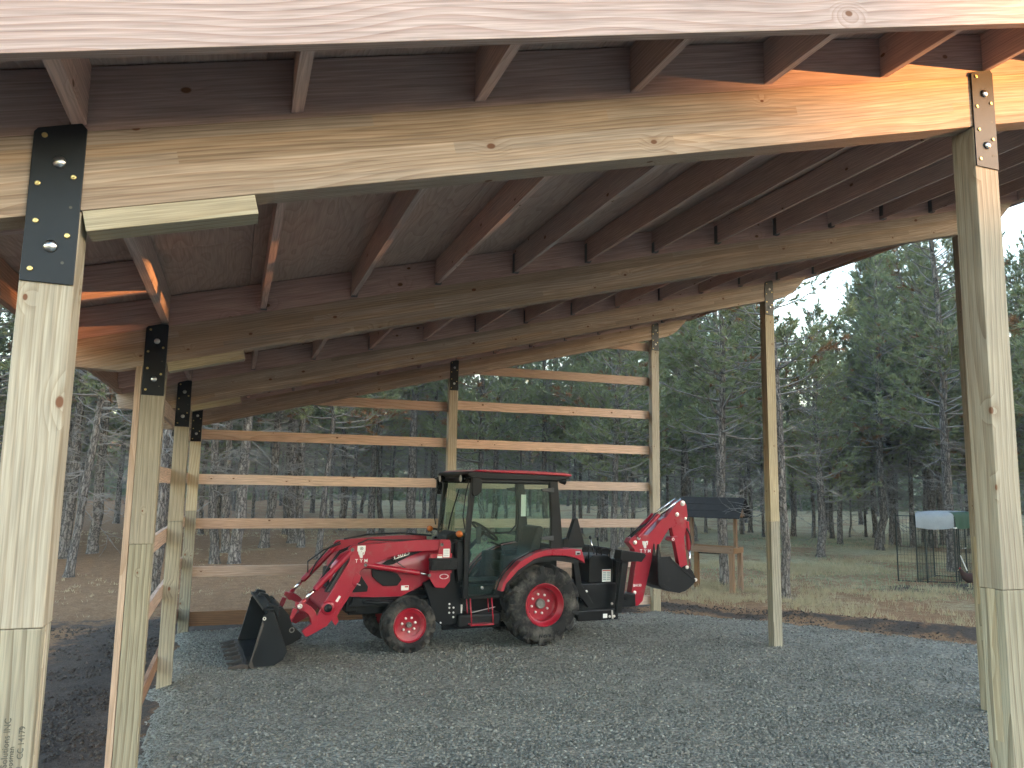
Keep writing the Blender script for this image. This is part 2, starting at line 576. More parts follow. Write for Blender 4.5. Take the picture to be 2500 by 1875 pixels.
def bark_mat():
    m, nt, bs, lk = new_mat('pine_bark')
    tc = node(nt, 'ShaderNodeTexCoord')
    oi = node(nt, 'ShaderNodeObjectInfo')
    ofs = node(nt, 'ShaderNodeVectorMath', operation='ADD')
    lk(tc.outputs['Object'], ofs.inputs[0])
    cb = node(nt, 'ShaderNodeCombineXYZ')
    lk(math_n(nt, 'MULTIPLY', oi.outputs['Random'], 31.0), cb.inputs[2])
    lk(cb.outputs[0], ofs.inputs[1])
    v = node(nt, 'ShaderNodeTexVoronoi', feature='DISTANCE_TO_EDGE')
    v.inputs['Scale'].default_value = 11
    nz = noise(nt, ofs.outputs[0], 9, 3, .6)
    mixv = node(nt, 'ShaderNodeVectorMath', operation='MULTIPLY_ADD')
    lk(nz.outputs['Color'], mixv.inputs[0]); mixv.inputs[1].default_value = (.10, .10, .2)
    lk(mapping(nt, ofs.outputs[0], (1, 1, .34)), mixv.inputs[2])
    lk(mixv.outputs[0], v.inputs['Vector'])
    n2 = noise(nt, ofs.outputs[0], 26, 4, .65)
    r = ramp(nt, [(0.0, (.040, .035, .032)), (.12, (.16, .14, .125)), (.5, (.33, .295, .265))])
    lk(math_n(nt, 'MULTIPLY', v.outputs['Distance'], math_n(nt, 'ADD', n2.outputs['Fac'], .5)), r.inputs[0])
    col = r.outputs[0]
    hs = node(nt, 'ShaderNodeHueSaturation')
    lk(col, hs.inputs['Color'])
    lk(math_n(nt, 'ADD', math_n(nt, 'MULTIPLY', oi.outputs['Random'], .5), .75), hs.inputs['Value'])
    lk(hs.outputs[0], bs.inputs['Base Color'])
    bs.inputs['Roughness'].default_value = .9
    bs.inputs['Specular IOR Level'].default_value = .2
    bump(nt, bs, math_n(nt, 'ADD', v.outputs['Distance'], math_n(nt, 'MULTIPLY', n2.outputs['Fac'], .15)), .8, .05)
    return m


M['bark'] = bark_mat()
M['twig'] = plain('dead_twig', (.22, .205, .19), .85, 0, .2, .35, 3)


def gravel_mat(name, dark, light, fine=70):
    m, nt, bs, lk = new_mat(name)
    tc = node(nt, 'ShaderNodeTexCoord')
    P = tc.outputs['Object']
    v = node(nt, 'ShaderNodeTexVoronoi', feature='F1')
    v.inputs['Scale'].default_value = fine
    lk(P, v.inputs['Vector'])
    v2 = node(nt, 'ShaderNodeTexVoronoi', feature='F1')
    v2.inputs['Scale'].default_value = fine * .43
    lk(P, v2.inputs['Vector'])
    n1 = noise(nt, P, 1.1, 5, .6)
    n2 = noise(nt, P, fine * 2.0, 3, .6)
    sc = node(nt, 'ShaderNodeSeparateColor'); lk(v.outputs['Color'], sc.inputs[0])
    t = math_n(nt, 'ADD', math_n(nt, 'MULTIPLY', sc.outputs[0], .55), math_n(nt, 'MULTIPLY', n2.outputs['Fac'], .45))
    r = ramp(nt, [(.15, dark), (.6, light), (.97, tuple(x * 1.45 for x in light))])
    lk(t, r.inputs[0])
    big = ramp(nt, [(.3, .78), (.72, 1.18)])
    lk(n1.outputs['Fac'], big.inputs[0])
    pn = noise(nt, mapping(nt, P, (.8, 2.2, 1)), 1.5, 4, .6)
    pm = ramp(nt, [(.52, 0.0), (.68, 1.0)]); lk(pn.outputs['Fac'], pm.inputs[0])
    cc = mix_c(nt, 1.0, r.outputs[0], big.outputs[0], 'MULTIPLY')
    cc = mix_c(nt, math_n(nt, 'MULTIPLY', pm.outputs[0], .6), cc, tuple(x * .92 for x in light))
    lk(cc, bs.inputs['Base Color'])
    bs.inputs['Roughness'].default_value = .88
    bs.inputs['Specular IOR Level'].default_value = .25
    h = math_n(nt, 'ADD', math_n(nt, 'MULTIPLY', v.outputs['Distance'], -1.0), math_n(nt, 'MULTIPLY', v2.outputs['Distance'], -1.2))
    h = math_n(nt, 'MULTIPLY', h, math_n(nt, 'SUBTRACT', 1.0, math_n(nt, 'MULTIPLY', pm.outputs[0], .65)))
    bump(nt, bs, h, 1.0, .035)
    return m


M['gravel'] = gravel_mat('crushed_gravel', (.088, .087, .077), (.245, .243, .212), 44)


def stone_mat(name, a, b):
    m, nt, bs, lk = new_mat(name)
    geo = node(nt, 'ShaderNodeNewGeometry')
    r = ramp(nt, [(0.0, a), (.93, b), (1.0, tuple(min(.7, x * 1.5) for x in b))])
    lk(geo.outputs['Random Per Island'], r.inputs[0])
    lk(r.outputs[0], bs.inputs['Base Color'])
    bs.inputs['Roughness'].default_value = .85
    bs.inputs['Specular IOR Level'].default_value = .25
    return m


M['stone'] = stone_mat('gravel_stone', (.090, .090, .080), (.255, .253, .222))
M['clod'] = stone_mat('soil_clod', (.030, .024, .020), (.075, .058, .046))


def ground_mat():
    """forest floor: needle litter, thin pale grass, bare dark soil along the gravel pad"""
    m, nt, bs, lk = new_mat('forest_floor')
    tc = node(nt, 'ShaderNodeTexCoord')
    P = tc.outputs['Object']
    sep = node(nt, 'ShaderNodeSeparateXYZ'); lk(P, sep.inputs[0])
    X, Y = sep.outputs[0], sep.outputs[1]
    fine = noise(nt, P, 34, 5, .7)
    mid = noise(nt, P, 5, 5, .65)
    big = noise(nt, P, .34, 4, .6)
    vbig = noise(nt, mapping(nt, P, (1, 1, 1), (17, 3, 0)), .13, 3, .55)
    lit = ramp(nt, [(.30, (.080, .044, .025)), (.50, (.215, .125, .068)), (.70, (.37, .25, .15))])
    lk(math_n(nt, 'ADD', math_n(nt, 'MULTIPLY', fine.outputs['Fac'], .7), math_n(nt, 'MULTIPLY', mid.outputs['Fac'], .3)), lit.inputs[0])
    grs = ramp(nt, [(.30, (.13, .115, .065)), (.50, (.28, .25, .15)), (.72, (.46, .42, .28))])
    lk(math_n(nt, 'ADD', math_n(nt, 'MULTIPLY', fine.outputs['Fac'], .6), math_n(nt, 'MULTIPLY', mid.outputs['Fac'], .4)), grs.inputs[0])
    soil = ramp(nt, [(.28, (.026, .021, .019)), (.52, (.066, .053, .045)), (.75, (.115, .092, .078))])
    lk(math_n(nt, 'ADD', math_n(nt, 'MULTIPLY', fine.outputs['Fac'], .6), math_n(nt, 'MULTIPLY', mid.outputs['Fac'], .4)), soil.inputs[0])
    # grass mask: patches, stronger to the right and far away
    gx = math_n(nt, 'MULTIPLY', math_n(nt, 'SUBTRACT', X, 9.0), .022, False)
    gy = math_n(nt, 'MULTIPLY', math_n(nt, 'SUBTRACT', Y, 13.0), .012, False)
    gm = math_n(nt, 'ADD', math_n(nt, 'ADD', big.outputs['Fac'], math_n(nt, 'MINIMUM', gx, .07)), math_n(nt, 'MINIMUM', gy, .13))
    gm = math_n(nt, 'ADD', gm, math_n(nt, 'MULTIPLY', math_n(nt, 'SUBTRACT', mid.outputs['Fac'], .5), .35))
    gr = ramp(nt, [(.52, 0.0), (.72, 1.0)]); lk(gm, gr.inputs[0])
    col = mix_c(nt, gr.outputs[0], lit.outputs[0], grs.outputs[0])
    # soil: distance beyond the pad outline, plus the bare strip on the left
    att = node(nt, 'ShaderNodeAttribute', attribute_name='soil')
    sm = math_n(nt, 'ADD', att.outputs['Fac'], math_n(nt, 'MULTIPLY', math_n(nt, 'SUBTRACT', mid.outputs['Fac'], .5), 1.1))
    so = ramp(nt, [(.38, 0.0), (.62, 1.0)]); lk(sm, so.inputs[0])
    col = mix_c(nt, so.outputs[0], col, soil.outputs[0])
    lk(col, bs.inputs['Base Color'])
    bs.inputs['Roughness'].default_value = .95
    bs.inputs['Specular IOR Level'].default_value = .15
    h = math_n(nt, 'ADD', math_n(nt, 'MULTIPLY', fine.outputs['Fac'], .4), mid.outputs['Fac'])
    bump(nt, bs, h, .9, .06)
    return m


M['ground'] = ground_mat()

# ------------------------------------------------------------------ ground
rng = np.random.default_rng(7)
random.seed(7)
PAD = [(-.10, -14.0), (.02, 3.8), (-.03, 5.0), (-.08, 6.8), (-.06, 9.1), (.2, 9.35), (1.8, 9.68), (4.2, 9.6), (6.6, 9.45), (7.4, 9.15), (8.05, 8.45),
       (8.7, 7.9), (9.1, 7.4), (9.7, 6.45), (10.25, 5.6), (11.6, 3.6), (12.2, 0), (12.0, -14.0)]


def poly_sd(px, py, poly):
    """signed distance, negative inside"""
    d = np.full(px.shape, 1e9)
    ins = np.zeros(px.shape, bool)
    n = len(poly)
    for i in range(n):
        ax_, ay_ = poly[i]
        bx_, by_ = poly[(i + 1) % n]
        ex_, ey_ = bx_ - ax_, by_ - ay_
        t = np.clip(((px - ax_) * ex_ + (py - ay_) * ey_) / (ex_ * ex_ + ey_ * ey_), 0, 1)
        d = np.minimum(d, np.hypot(px - ax_ - t * ex_, py - ay_ - t * ey_))
        c = ((ay_ > py) != (by_ > py)) & (px < (bx_ - ax_) * (py - ay_) / (by_ - ay_ + 1e-12) + ax_)
        ins ^= c
    return np.where(ins, -d, d)


def vnoise(x, y, sc, seed):
    """smooth value noise"""
    g = np.random.default_rng(seed).random((64, 64))
    x = x * sc; y = y * sc
    xi = np.floor(x).astype(int); yi = np.floor(y).astype(int)
    fx = x - xi; fy = y - yi
    fx = fx * fx * (3 - 2 * fx); fy = fy * fy * (3 - 2 * fy)
    a = g[xi % 64, yi % 64]; b = g[(xi + 1) % 64, yi % 64]; c = g[xi % 64, (yi + 1) % 64]; d = g[(xi + 1) % 64, (yi + 1) % 64]
    return (a * (1 - fx) + b * fx) * (1 - fy) + (c * (1 - fx) + d * fx) * fy


SUNH = np.array([math.sin(SUN_AZ), math.cos(SUN_AZ)])
SHADE_RIDGE_D, SHADE_RIDGE_H = 95.0, 13.0


def ground_z(x, y):
    sd_ = poly_sd(x, y, PAD)
    z = -.035 + 0 * x
    out = np.clip((sd_) / .5, 0, 1)
    # low bank of pushed soil round the pad
    berm = np.exp(-((sd_ - .75) / .38) ** 2) * (.02 + .13 * vnoise(x, y, .9, 3)) * np.where((x > 7.6) | (y > 9.9), 1.0, .25)
    z = z + berm * out
    z = z + out * (.05 * (vnoise(x, y, .5, 4) - .3) + .028 * (vnoise(x, y, 2.6, 5) - .5))
    dr_ = np.hypot(x - CAM_LOC[0], y - CAM_LOC[1])
    hr = np.clip((dr_ - 108) / 50, 0, 1) * np.clip((y + 30) / 30, 0, 1)  # far rise added to block the yellow horizon glow between the trunks
    z = z + hr * hr * (3 - 2 * hr) * 13
    far = np.clip((np.hypot(x - 4, y - 5) - 14) / 40, 0, 1)
    z = z + far * (.55 * (vnoise(x, y, .06, 6) - .45) + .18 * (vnoise(x, y, .2, 8) - .5))
    # unseen ridge added behind the camera to block the low sun
    s_ = (x - 4) * SUNH[0] + y * SUNH[1]
    t_ = -(x - 4) * SUNH[1] + y * SUNH[0]
    rd = np.clip((s_ - 35) / (SHADE_RIDGE_D - 35), 0, 1)
    rd = rd * rd * (3 - 2 * rd)
    z = z + rd * (SHADE_RIDGE_H + 0.3 * (vnoise(t_, t_ * 0, .11, 12) - .5))
    return z


def axis_lines():
    a = list(np.arange(-6, 16, .16))
    lo, hi, st = a[0], a[-1], .16
    L, H = [], []
    while hi < 165:
        st *= 1.045
        hi += st; H.append(hi)
    st = .16
    while lo > -160:
        st *= 1.045
        lo -= st; L.append(lo)
    return np.array(L[::-1] + a + H)


gx_ = axis_lines()
gy_ = axis_lines() + 4
XX, YY = np.meshgrid(gx_, gy_, indexing='ij')
SDp = poly_sd(XX, YY, PAD)
ZZ = ground_z(XX, YY)
ZZ = np.where(SDp < -.25, -.06, ZZ)
nx_, ny_ = XX.shape
I = np.arange(nx_ * ny_).reshape(nx_, ny_)
F = np.stack([I[:-1, :-1], I[1:, :-1], I[1:, 1:], I[:-1, 1:]], -1).reshape(-1, 4)
me = fast_mesh('ground', np.stack([XX, YY, ZZ], -1).reshape(-1, 3), F, M['ground'], smooth=True)
soil = np.where(XX > 7.0, np.clip(1.0 - np.abs(SDp - .35 + 1.1 * (vnoise(XX, YY, .9, 84) - .5) + .5 * (vnoise(XX, YY, 2.7, 85) - .5)) / .75, 0, 1) * .80, np.clip(1.15 - np.abs(SDp - .55) / 1.1, 0, 1))
left = np.clip((-.05 - XX) / .5, 0, 1) * np.clip((9.0 - YY) / 2.4, 0, 1) * np.clip((XX + 6) / 2, 0, 1)
backl = np.clip((YY - 9.4) / .6, 0, 1) * np.clip((11.8 - YY) / 1.5, 0, 1) * .55 * np.clip((8 - XX) / 2, 0, 1)
ken = np.clip(1.3 - np.hypot((XX - 15.6) / 2.6, (YY - 10.6) / .8), 0, 1)
soil = np.maximum(np.maximum(np.maximum(soil, left), backl), ken)
at = me.attributes.new('soil', 'FLOAT', 'POINT')
at.data.foreach_set('value', soil.ravel().astype(np.float32))
tag(link('ground', me), kind='structure')

# gravel pad: a sheet with a ragged edge and shallow rake marks
px_ = np.arange(-.6, 12.8, .06)
py_ = np.arange(-14, 10.2, .06)
PX, PY = np.meshgrid(px_, py_, indexing='ij')
sdp = poly_sd(PX, PY, PAD) + .16 * (vnoise(PX, PY, 2.2, 21) - .5) + .10 * (vnoise(PX, PY, 7, 22) - .5)
PZ = .014 * (vnoise(PX, PY, 1.3, 23) - .5) + .010 * (vnoise(PX, PY, 6.0, 24) - .5) + .006 * (vnoise(PX, PY, 14, 25) - .5)
for (a_, b_) in [(XX_, YY_) for XX_ in (.07, 3.74, 7.30) for YY_ in (.057, 3.105, 6.153, 9.2)]:
    PZ = PZ + .030 * np.exp(-(np.maximum(np.abs(PX - a_), np.abs(PY - b_)) / .17) ** 2) * (.6 + .8 * vnoise(PX, PY, 9, 27))
for yc_ in (7.05, 8.22):
    PZ = PZ - .016 * np.exp(-((PY - yc_ - .06 * np.sin(PX * .9)) / .13) ** 2) * np.clip((PX - 4.6) / .6, 0, 1) * (1 + .5 * np.sin(PX * 42 + np.abs(PY - yc_) * 30))
for (a_, b_, sl_) in ((2.0, 5.2, .35), (3.2, 4.3, .35), (1.0, 3.6, -.2)):
    PZ = PZ - .010 * np.exp(-((PY - b_ - sl_ * (PX - a_)) / .15) ** 2) * np.clip(vnoise(PX, PY, .7, 29) * 2 - .4, 0, 1)
PZ = PZ + .016 * (vnoise(PX * .45, PY * 1.6, 1.4, 28) - .5)
PZ = PZ - np.clip((sdp + .25) / .25, 0, 1.2) * .045
J = np.arange(PX.size).reshape(PX.shape)
Q = np.stack([J[:-1, :-1], J[1:, :-1], J[1:, 1:], J[:-1, 1:]], -1).reshape(-1, 4)
keep = (sdp.ravel()[Q] < .03).all(1)
me = fast_mesh('gravel_pad', np.stack([PX, PY, PZ], -1).reshape(-1, 3), Q[keep], M['gravel'], smooth=True)
tag(link('gravel_pad', me), kind='structure')


def scatter(name, pts, rad, mat, label, cat, flat=.7, seed=1):
    """loose stones: each a lopsided octahedron"""
    g = np.random.default_rng(seed)
    n = len(pts)
    base = np.array([(1, 0, 0), (0, 1, 0), (-1, 0, 0), (0, -1, 0), (0, 0, 1), (0, 0, -1)], float)
    fc = np.array([(0, 1, 4), (1, 2, 4), (2, 3, 4), (3, 0, 4), (1, 0, 5), (2, 1, 5), (3, 2, 5), (0, 3, 5)])
    V = base[None] * (1 + .45 * (g.random((n, 6, 1)) - .5)) + .28 * (g.random((n, 6, 3)) - .5)
    V = V * (np.stack([1 + .5 * g.random(n), .8 + .4 * g.random(n), flat + .3 * g.random(n)], -1)[:, None, :])
    a = g.random(n) * 6.283
    t = (g.random(n) - .5) * 1.2
    ca, sa, ct, st = np.cos(a)[:, None], np.sin(a)[:, None], np.cos(t)[:, None], np.sin(t)[:, None]
    x, y, z = V[..., 0], V[..., 1], V[..., 2]
    y, z = ct * y - st * z, st * y + ct * z
    x, y = ca * x - sa * y, sa * x + ca * y
    V = np.stack([x, y, z], -1) * rad[:, None, None] + pts[:, None, :]
    Fc = (fc[None] + 6 * np.arange(n)[:, None, None]).reshape(-1, 3)
    me = fast_mesh(name, V.reshape(-1, 3), Fc, mat)
    return tag(link(name, me), label, cat, kind='stuff')


def frustum_pts(n, seed, dmin, dmax, power=1.4):
    g = np.random.default_rng(seed)
    az = YAW + (g.random(n) - .5) * 1.36
    d = (dmin ** (2 - power) + g.random(n) * (dmax ** (2 - power) - dmin ** (2 - power))) ** (1 / (2 - power))
    return CAM_LOC[0] + d * np.sin(az), CAM_LOC[1] + d * np.cos(az)


x, y = frustum_pts(190000, 31, 4.2, 15.5, 1.15)
s_ = poly_sd(x, y, PAD)
clump = vnoise(x, y, 3.1, 77) * .6 + vnoise(x, y, 9, 78) * .4
k = (s_ < -.01) & (rng.random(len(x)) < np.clip(clump * 2.8 - .7, .06, 1))
x, y = x[k], y[k]
rad = .0060 + .0105 * rng.random(len(x)) ** 2.0
ix_ = np.clip(((x + .6) / .06).astype(int), 0, PX.shape[0] - 1); iy_ = np.clip(((y + 14) / .06).astype(int), 0, PX.shape[1] - 1)
scatter('gravel_stones', np.stack([x, y, PZ[ix_, iy_] + rad * .22], -1), rad, M['stone'], 'loose grey crushed stones covering the floor under the roof', 'gravel', .65, 5)
# clods of soil on the bank and left of the posts
cx_, cy_ = rng.uniform(-6, 13, 150000), rng.uniform(2.5, 12.5, 150000)
sdc = poly_sd(cx_, cy_, PAD)
cl_ = np.clip(vnoise(cx_, cy_, 2.3, 81) * 2.2 - .5, .05, 1)
pr = (np.exp(-((sdc - .4) / .38) ** 2) + ((cx_ < -.15) & (cy_ < 10)) * .6) * cl_
k = (sdc > .06) & (rng.random(len(cx_)) < pr * .75)
cx_, cy_ = cx_[k], cy_[k]
rad = .006 + .017 * rng.random(len(cx_)) ** 2.5
scatter('soil_clods', np.stack([cx_, cy_, ground_z(cx_, cy_) + rad * .2], -1), rad, M['clod'], 'dark crumbled soil along the edge of the gravel', 'soil', .7, 6)


def blades(name, x, y, h, wd, mat, label, seed, lean=.5, per=1):
    g = np.random.default_rng(seed)
    n = len(x)
    z = ground_z(x, y) - .01
    a = g.random(n) * 6.283
    b = g.random(n) * 6.283
    l = lean * h * g.random(n)
    p0 = np.stack([x + np.cos(a) * wd, y + np.sin(a) * wd, z], -1)
    p1 = np.stack([x - np.cos(a) * wd, y - np.sin(a) * wd, z], -1)
    p2 = np.stack([x + np.cos(b) * l, y + np.sin(b) * l, z + h * (1 - .4 * g.random(n))], -1)
    V = np.stack([p0, p1, p2], 1).reshape(-1, 3)
    me = fast_mesh(name, V, np.arange(3 * n).reshape(-1, 3), mat)
    return tag(link(name, me), label, 'grass', kind='stuff')


# dry grass tufts, right of the pad and behind the back rails
g = np.random.default_rng(91)
tx, ty = [], []
x = g.uniform(-14, 34, 30000); y = g.uniform(9.5, 34, 30000)
x2 = g.uniform(8.5, 26, 60000); y2 = g.uniform(3.0, 18, 60000)
x = np.concatenate([x, x2]); y = np.concatenate([y, y2])
s_ = poly_sd(x, y, PAD)
dens = np.clip((vnoise(x, y, .5, 41) - .47) * 3.0, 0, 1) * np.clip((vnoise(x, y, 1.7, 42) - .25) * 2, 0, 1)
dens = dens * np.clip((s_ - .9) / .8, 0, 1)
dens = dens * np.where((x < 7.5) & (y < 12.3), .15, 1.0)
k = g.random(len(x)) < dens
x, y = x[k], y[k]
rep = 7
x = np.repeat(x, rep) + g.normal(0, .035, len(x) * rep)
y = np.repeat(y, rep) + g.normal(0, .035, len(y) * rep)
dist = np.hypot(x - CAM_LOC[0], y - CAM_LOC[1])
blades('dry_grass', x, y, np.where(x < 8, .55, 1.0) * (.05 + .15 * g.random(len(x)) ** 1.6), .0022 + .00018 * dist, M['straw'], 'pale dry grass standing in tufts beyond the gravel', 43, .7)
x = g.uniform(6, 34, 60000); y = g.uniform(9, 30, 60000)
s_ = poly_sd(x, y, PAD)
dens = np.clip((vnoise(x, y, .22, 45) - .44) * 4, 0, 1) * np.clip((s_ - 3.5) / 2, 0, 1)
k = g.random(len(x)) < dens
x, y = x[k], y[k]
dist = np.hypot(x - CAM_LOC[0], y - CAM_LOC[1])
blades('green_grass', x, y, .04 + .07 * g.random(len(x)), .003 + .0003 * dist, M['green_grass'], 'short frosty green grass between the pines on the right', 46, .9)

# ------------------------------------------------------------------ the open pole barn
B, S, PW, PD = 3.048, .25, .1384, .114
XL, XM, XR = 0.0, 3.6685, 7.2282
ROWS = [0, B, 2 * B, 3 * B]
SL = math.atan(S)
KX = 1 / math.cos(SL)
ZB = 2.737              # underside of the glulam at x = 0
ZT = 2.978              # top of the glulam
ZP = 3.186              # underside of the roof sheathing
barn = empty('pole_barn', (0, 0, 0))
tag(barn, 'unfinished open pole barn with pale timber posts, glued beams and bare joists', 'pole barn')

_bolt = MB().lathe([(0, .0), (0, .0), (-.002, .0185), (-.007, .0165), (-.011, .009), (-.012, 0.0)], (0, 0, 0), 16).mesh('bolt', M['bolt'], True)
_screw = MB().lathe([(-.001, .008), (-.003, .0078), (-.0045, .006), (-.003, .003), (-.003, 0.0)], (0, 0, 0), 12).mesh('screw', M['brass'], True)
_hole = MB().lathe([(-.0004, .0045), (-.0004, 0.0)], (0, 0, 0), 10).mesh('bolt_hole', M['ink'])


def bracket(post, x, y, z0):
    """steel strap plate screwed to the face of post and beam"""
    h = .456
    e = .002
    poly = [(e, 0), (PW - e, -.002), (PW - e, h + .010), (PW - .018, h + .027), (.012, h - .005), (e, h - .018)]
    o = MB().prism(poly, -.0065, -.0005).build('bracket_plate', M['plate'], post, bevel=.0012)
    o.location = (0, 0, z0)
    for (bx, bz) in ((.073, .355), (.071, .105)):
        link('bolt', _bolt, post, (bx, -.0065, z0 + bz))
    for (bx, bz) in ((.030, .43), (.112, .315), (.024, .285), (.028, .175), (.110, .14), (.026, .035)):
        link('screw', _screw, post, (bx, -.0065, z0 + bz))
    link('bolt_hole', _hole, post, (.112, -.0066, z0 + .225))
    link('bolt_hole', _hole, post, (.104, -.0066, z0 + .06))


def make_post(x, y, label=None, split=1.6):
    zt = ZB + S * x
    # upper length with a raked head that carries the beam
    up = MB()
    up.add([(0, 0, split), (PW, 0, split), (PW, PD, split), (0, PD, split),
            (0, 0, zt - .004), (PW, 0, zt + S * PW - .004), (PW, PD, zt + S * PW - .004), (0, PD, zt - .004)],
           [(0, 3, 2, 1), (4, 5, 6, 7), (0, 1, 5, 4), (1, 2, 6, 5), (2, 3, 7, 6), (3, 0, 4, 7)])
    p = up.build('post', M['post_upper'], barn, bevel=.003)
    p.location = (x, y, 0)
    lo = MB().box(.0015, PW - .0015, .0015, PD - .0015, -.3, split - .0015).build('treated_base', M['post_lower'], p, bevel=.003)
    # the middle ply is spliced at another height: a paler strip let into the side faces
    for sx in (-.0008, PW - .0022):
        MB().box(sx, sx + .003, .039, .076, split - .62, split + .0).build('splice_strip', M['post_upper'], p)
    bracket(p, x, y, zt - .200 + .012)
    if label:
        p['label'] = label
    return p


for i, y in enumerate(ROWS):
    make_post(XL, y)
    if i in (0, 3):
        mp = make_post(XM, y)
        if i == 0:
            mp.data.materials[0] = M['post_weathered']
            mp['label'] = 'weathered grey-brown post in the middle of the front row'
    make_post(XR, y)

# glued beams, joists between them on ledgers
TAIL = [(-.50, .10), (-.15, .0), (7.55, 0.0), (7.72, .045), (8.02, .236), (-.50, .236)]
for i, y in enumerate(ROWS):
    b = MB().prism([(a * KX, c) for a, c in TAIL], .0025, PD - .0025).build('beam', M['glulam'], barn, bevel=.003)
    b.location = (0, y, ZB)
    b.rotation_euler = (0, -SL, 0)
    ld = MB().box(-.50 * KX, 8.20 * KX, .006, .044, 0, (ZP - ZT - .004) / KX).build('ledger', M['ledger'], barn, bevel=.002)
    ld.location = (0, y, ZT + .002)
    ld.rotation_euler = (0, -SL, 0)
    l2 = ld.copy()
    COL.objects.link(l2)
    l2.location.y = y + .064
    if i < 3:
        bk = MB().box(0, .47 * KX, .004, PD - .004, -.064 / KX, -.001).build('packing_block', M['pale_x'], barn, bevel=.002)
        bk.location = (PW + .001, y, ZB + S * (PW + .001))
        bk.rotation_euler = (0, -SL, 0)

JX = [.113 + .6105 * k for k in range(0, 14)]
SPANS = [(-.391, .004)] + [(ROWS[i] + .111, ROWS[i + 1] + .004) for i in range(3)] + [(ROWS[3] + .111, ROWS[3] + .50)]
for si, (y0, y1) in enumerate(SPANS):
    hy = (y1 - y0) / 2
    for k, jx in enumerate(JX):
        jm = bpy.data.meshes.get('joist_%d' % si)
        if jm is None:
            jm = MB().add([(-.019, -hy, 0), (.019, -hy, .0095), (.019, hy, .0095), (-.019, hy, 0), (-.019, -hy, .182), (.019, -hy, .1915), (.019, hy, .1915), (-.019, hy, .182)],
                          [(0, 3, 2, 1), (4, 5, 6, 7), (0, 1, 5, 4), (1, 2, 6, 5), (2, 3, 7, 6), (3, 0, 4, 7)]).mesh('joist_%d' % si, M['joist'])
        o = link('joist', jm, barn, (jx, (y0 + y1) / 2, 3.0 + S * (jx - .019)))
        o.rotation_euler = (random.uniform(-.0015, .0015), random.uniform(-.012, .012), random.uniform(-.002, .002))

# hangers where the joists meet the ledgers
hm = MB().box(-.0205, -.0192, -.045, 0, -.002, .15).box(.0192, .0205, -.045, 0, .004, .155).box(-.0205, .0205, -.045, 0, -.003, -.001).mesh('joist_hanger', plain('hanger_steel', (.16, .17, .18), .5, .7))
for r in (1, 2, 3):
    for jx in JX:
        link('joist_hanger', hm, barn, (jx, ROWS[r] + .003, 3.0 + S * (jx - .019)))

# rim boards round the roof edge
f = MB().box(-.545 * KX, 8.28 * KX, -.430, -.392, 0, .205).build('rim_board', M['fascia'], barn, bevel=.002)
f.location = (0, 0, 2.990); f.rotation_euler = (0, -SL, 0)
f['label'] = 'pale pink rim board along the front of the roof'
f2 = MB().box(-.545 * KX, 8.28 * KX, 0, .038, 0, .205).build('rim_board', M['fascia'], barn, bevel=.002)
f2.location = (0, ROWS[3] + .502, 2.990); f2.rotation_euler = (0, -SL, 0)
for (ex, zz) in ((-.545, 2.992), (8.24, 2.992)):
    for j in range(2):
        a, b_ = (-.390, 4.2) if j == 0 else (4.203, ROWS[3] + .500)
        e = MB().box(0, .038, a, b_, 0, .186).build('eave_board', M['fascia_y'], barn, bevel=.002)
        e.location = (ex, 0, zz + S * ex)
# blocking between rim and first joist under the low eave
for y in np.arange(.9, 9.4, 1.22):
    e = MB().box(-.505, .092, -.019, .019, 0, .178).build('lookout', M['ledger'], barn, bevel=.002)
    e.location = (0, y, 2.996 - .0); e.rotation_euler = (0, -SL, 0)

# roof sheathing: sheets laid in courses with gaps
xs = np.arange(-.56 * KX, 8.3 * KX, 1.2215)
ny = 0
for ci, x0 in enumerate(xs):
    x1 = min(x0 + 1.2185, 8.3 * KX)
    y0 = -.44 - (1.22 if ci % 2 else 0)
    while y0 < ROWS[3] + .53:
        a, b_ = max(y0, -.44), min(y0 + 2.4365, ROWS[3] + .545)
        if b_ - a > .05:
            s = MB().box(x0, x1, a, b_, 0, .0115).build('roof_sheet', M['ply'], barn)
            s.location = (0, 0, ZP + .004); s.rotation_euler = (0, -SL, 0)
        y0 += 2.4395

mb_ = MB().box(-.565 * KX, 8.305 * KX, -.445, ROWS[3] + .55, .0, .004).build('light_stop_sheet', M['interior'], barn)  # unseen sheet added to stop sky light leaking through the sheathing gaps
mb_.location = (0, 0, ZP + .0175); mb_.rotation_euler = (0, -SL, 0)

# rails of the back wall, one board to each bay, nailed to the outside of the posts
GY = ROWS[3] + PD + .002
def rail(x0, x1, zt, y, mat, h=.140, name='rail', tilt=0):
    o = MB().box(0, x1 - x0, 0, .038, 0, h).build(name, mat, barn, bevel=.002)
    o.location = (x0, y, zt - h)
    o.rotation_euler = (0, tilt, 0)
    return o

jog = [0, .004, -.008, .01, .006, -.012]
for k, zt in enumerate((.840, 1.488, 2.110, 2.716, 3.315, 3.905, 4.485)):
    xmin = 0.02
    zlow = (zt - .14 - ZT) / S          # the beam hides what lies beyond
    if zt < 3.3:
        rail(.01, XM + .068, zt + jog[k % 6], GY, M['girt'])
    elif zt < 3.6:
        rail(.9, XM + .068, zt - .03, GY, M['girt'])
    a = XM + .072 if zt < 3.7 else (3.9 if zt < 4.2 else 5.7)
    rail(a, XR + PW - .003, zt + jog[(k + 3) % 6], GY, M['girt'])
rail(.01, XM + .068, .236, GY, M['skirt'], .19)
rail(XM + .072, XR + PW - .003, .236, GY, M['girt'], .14)
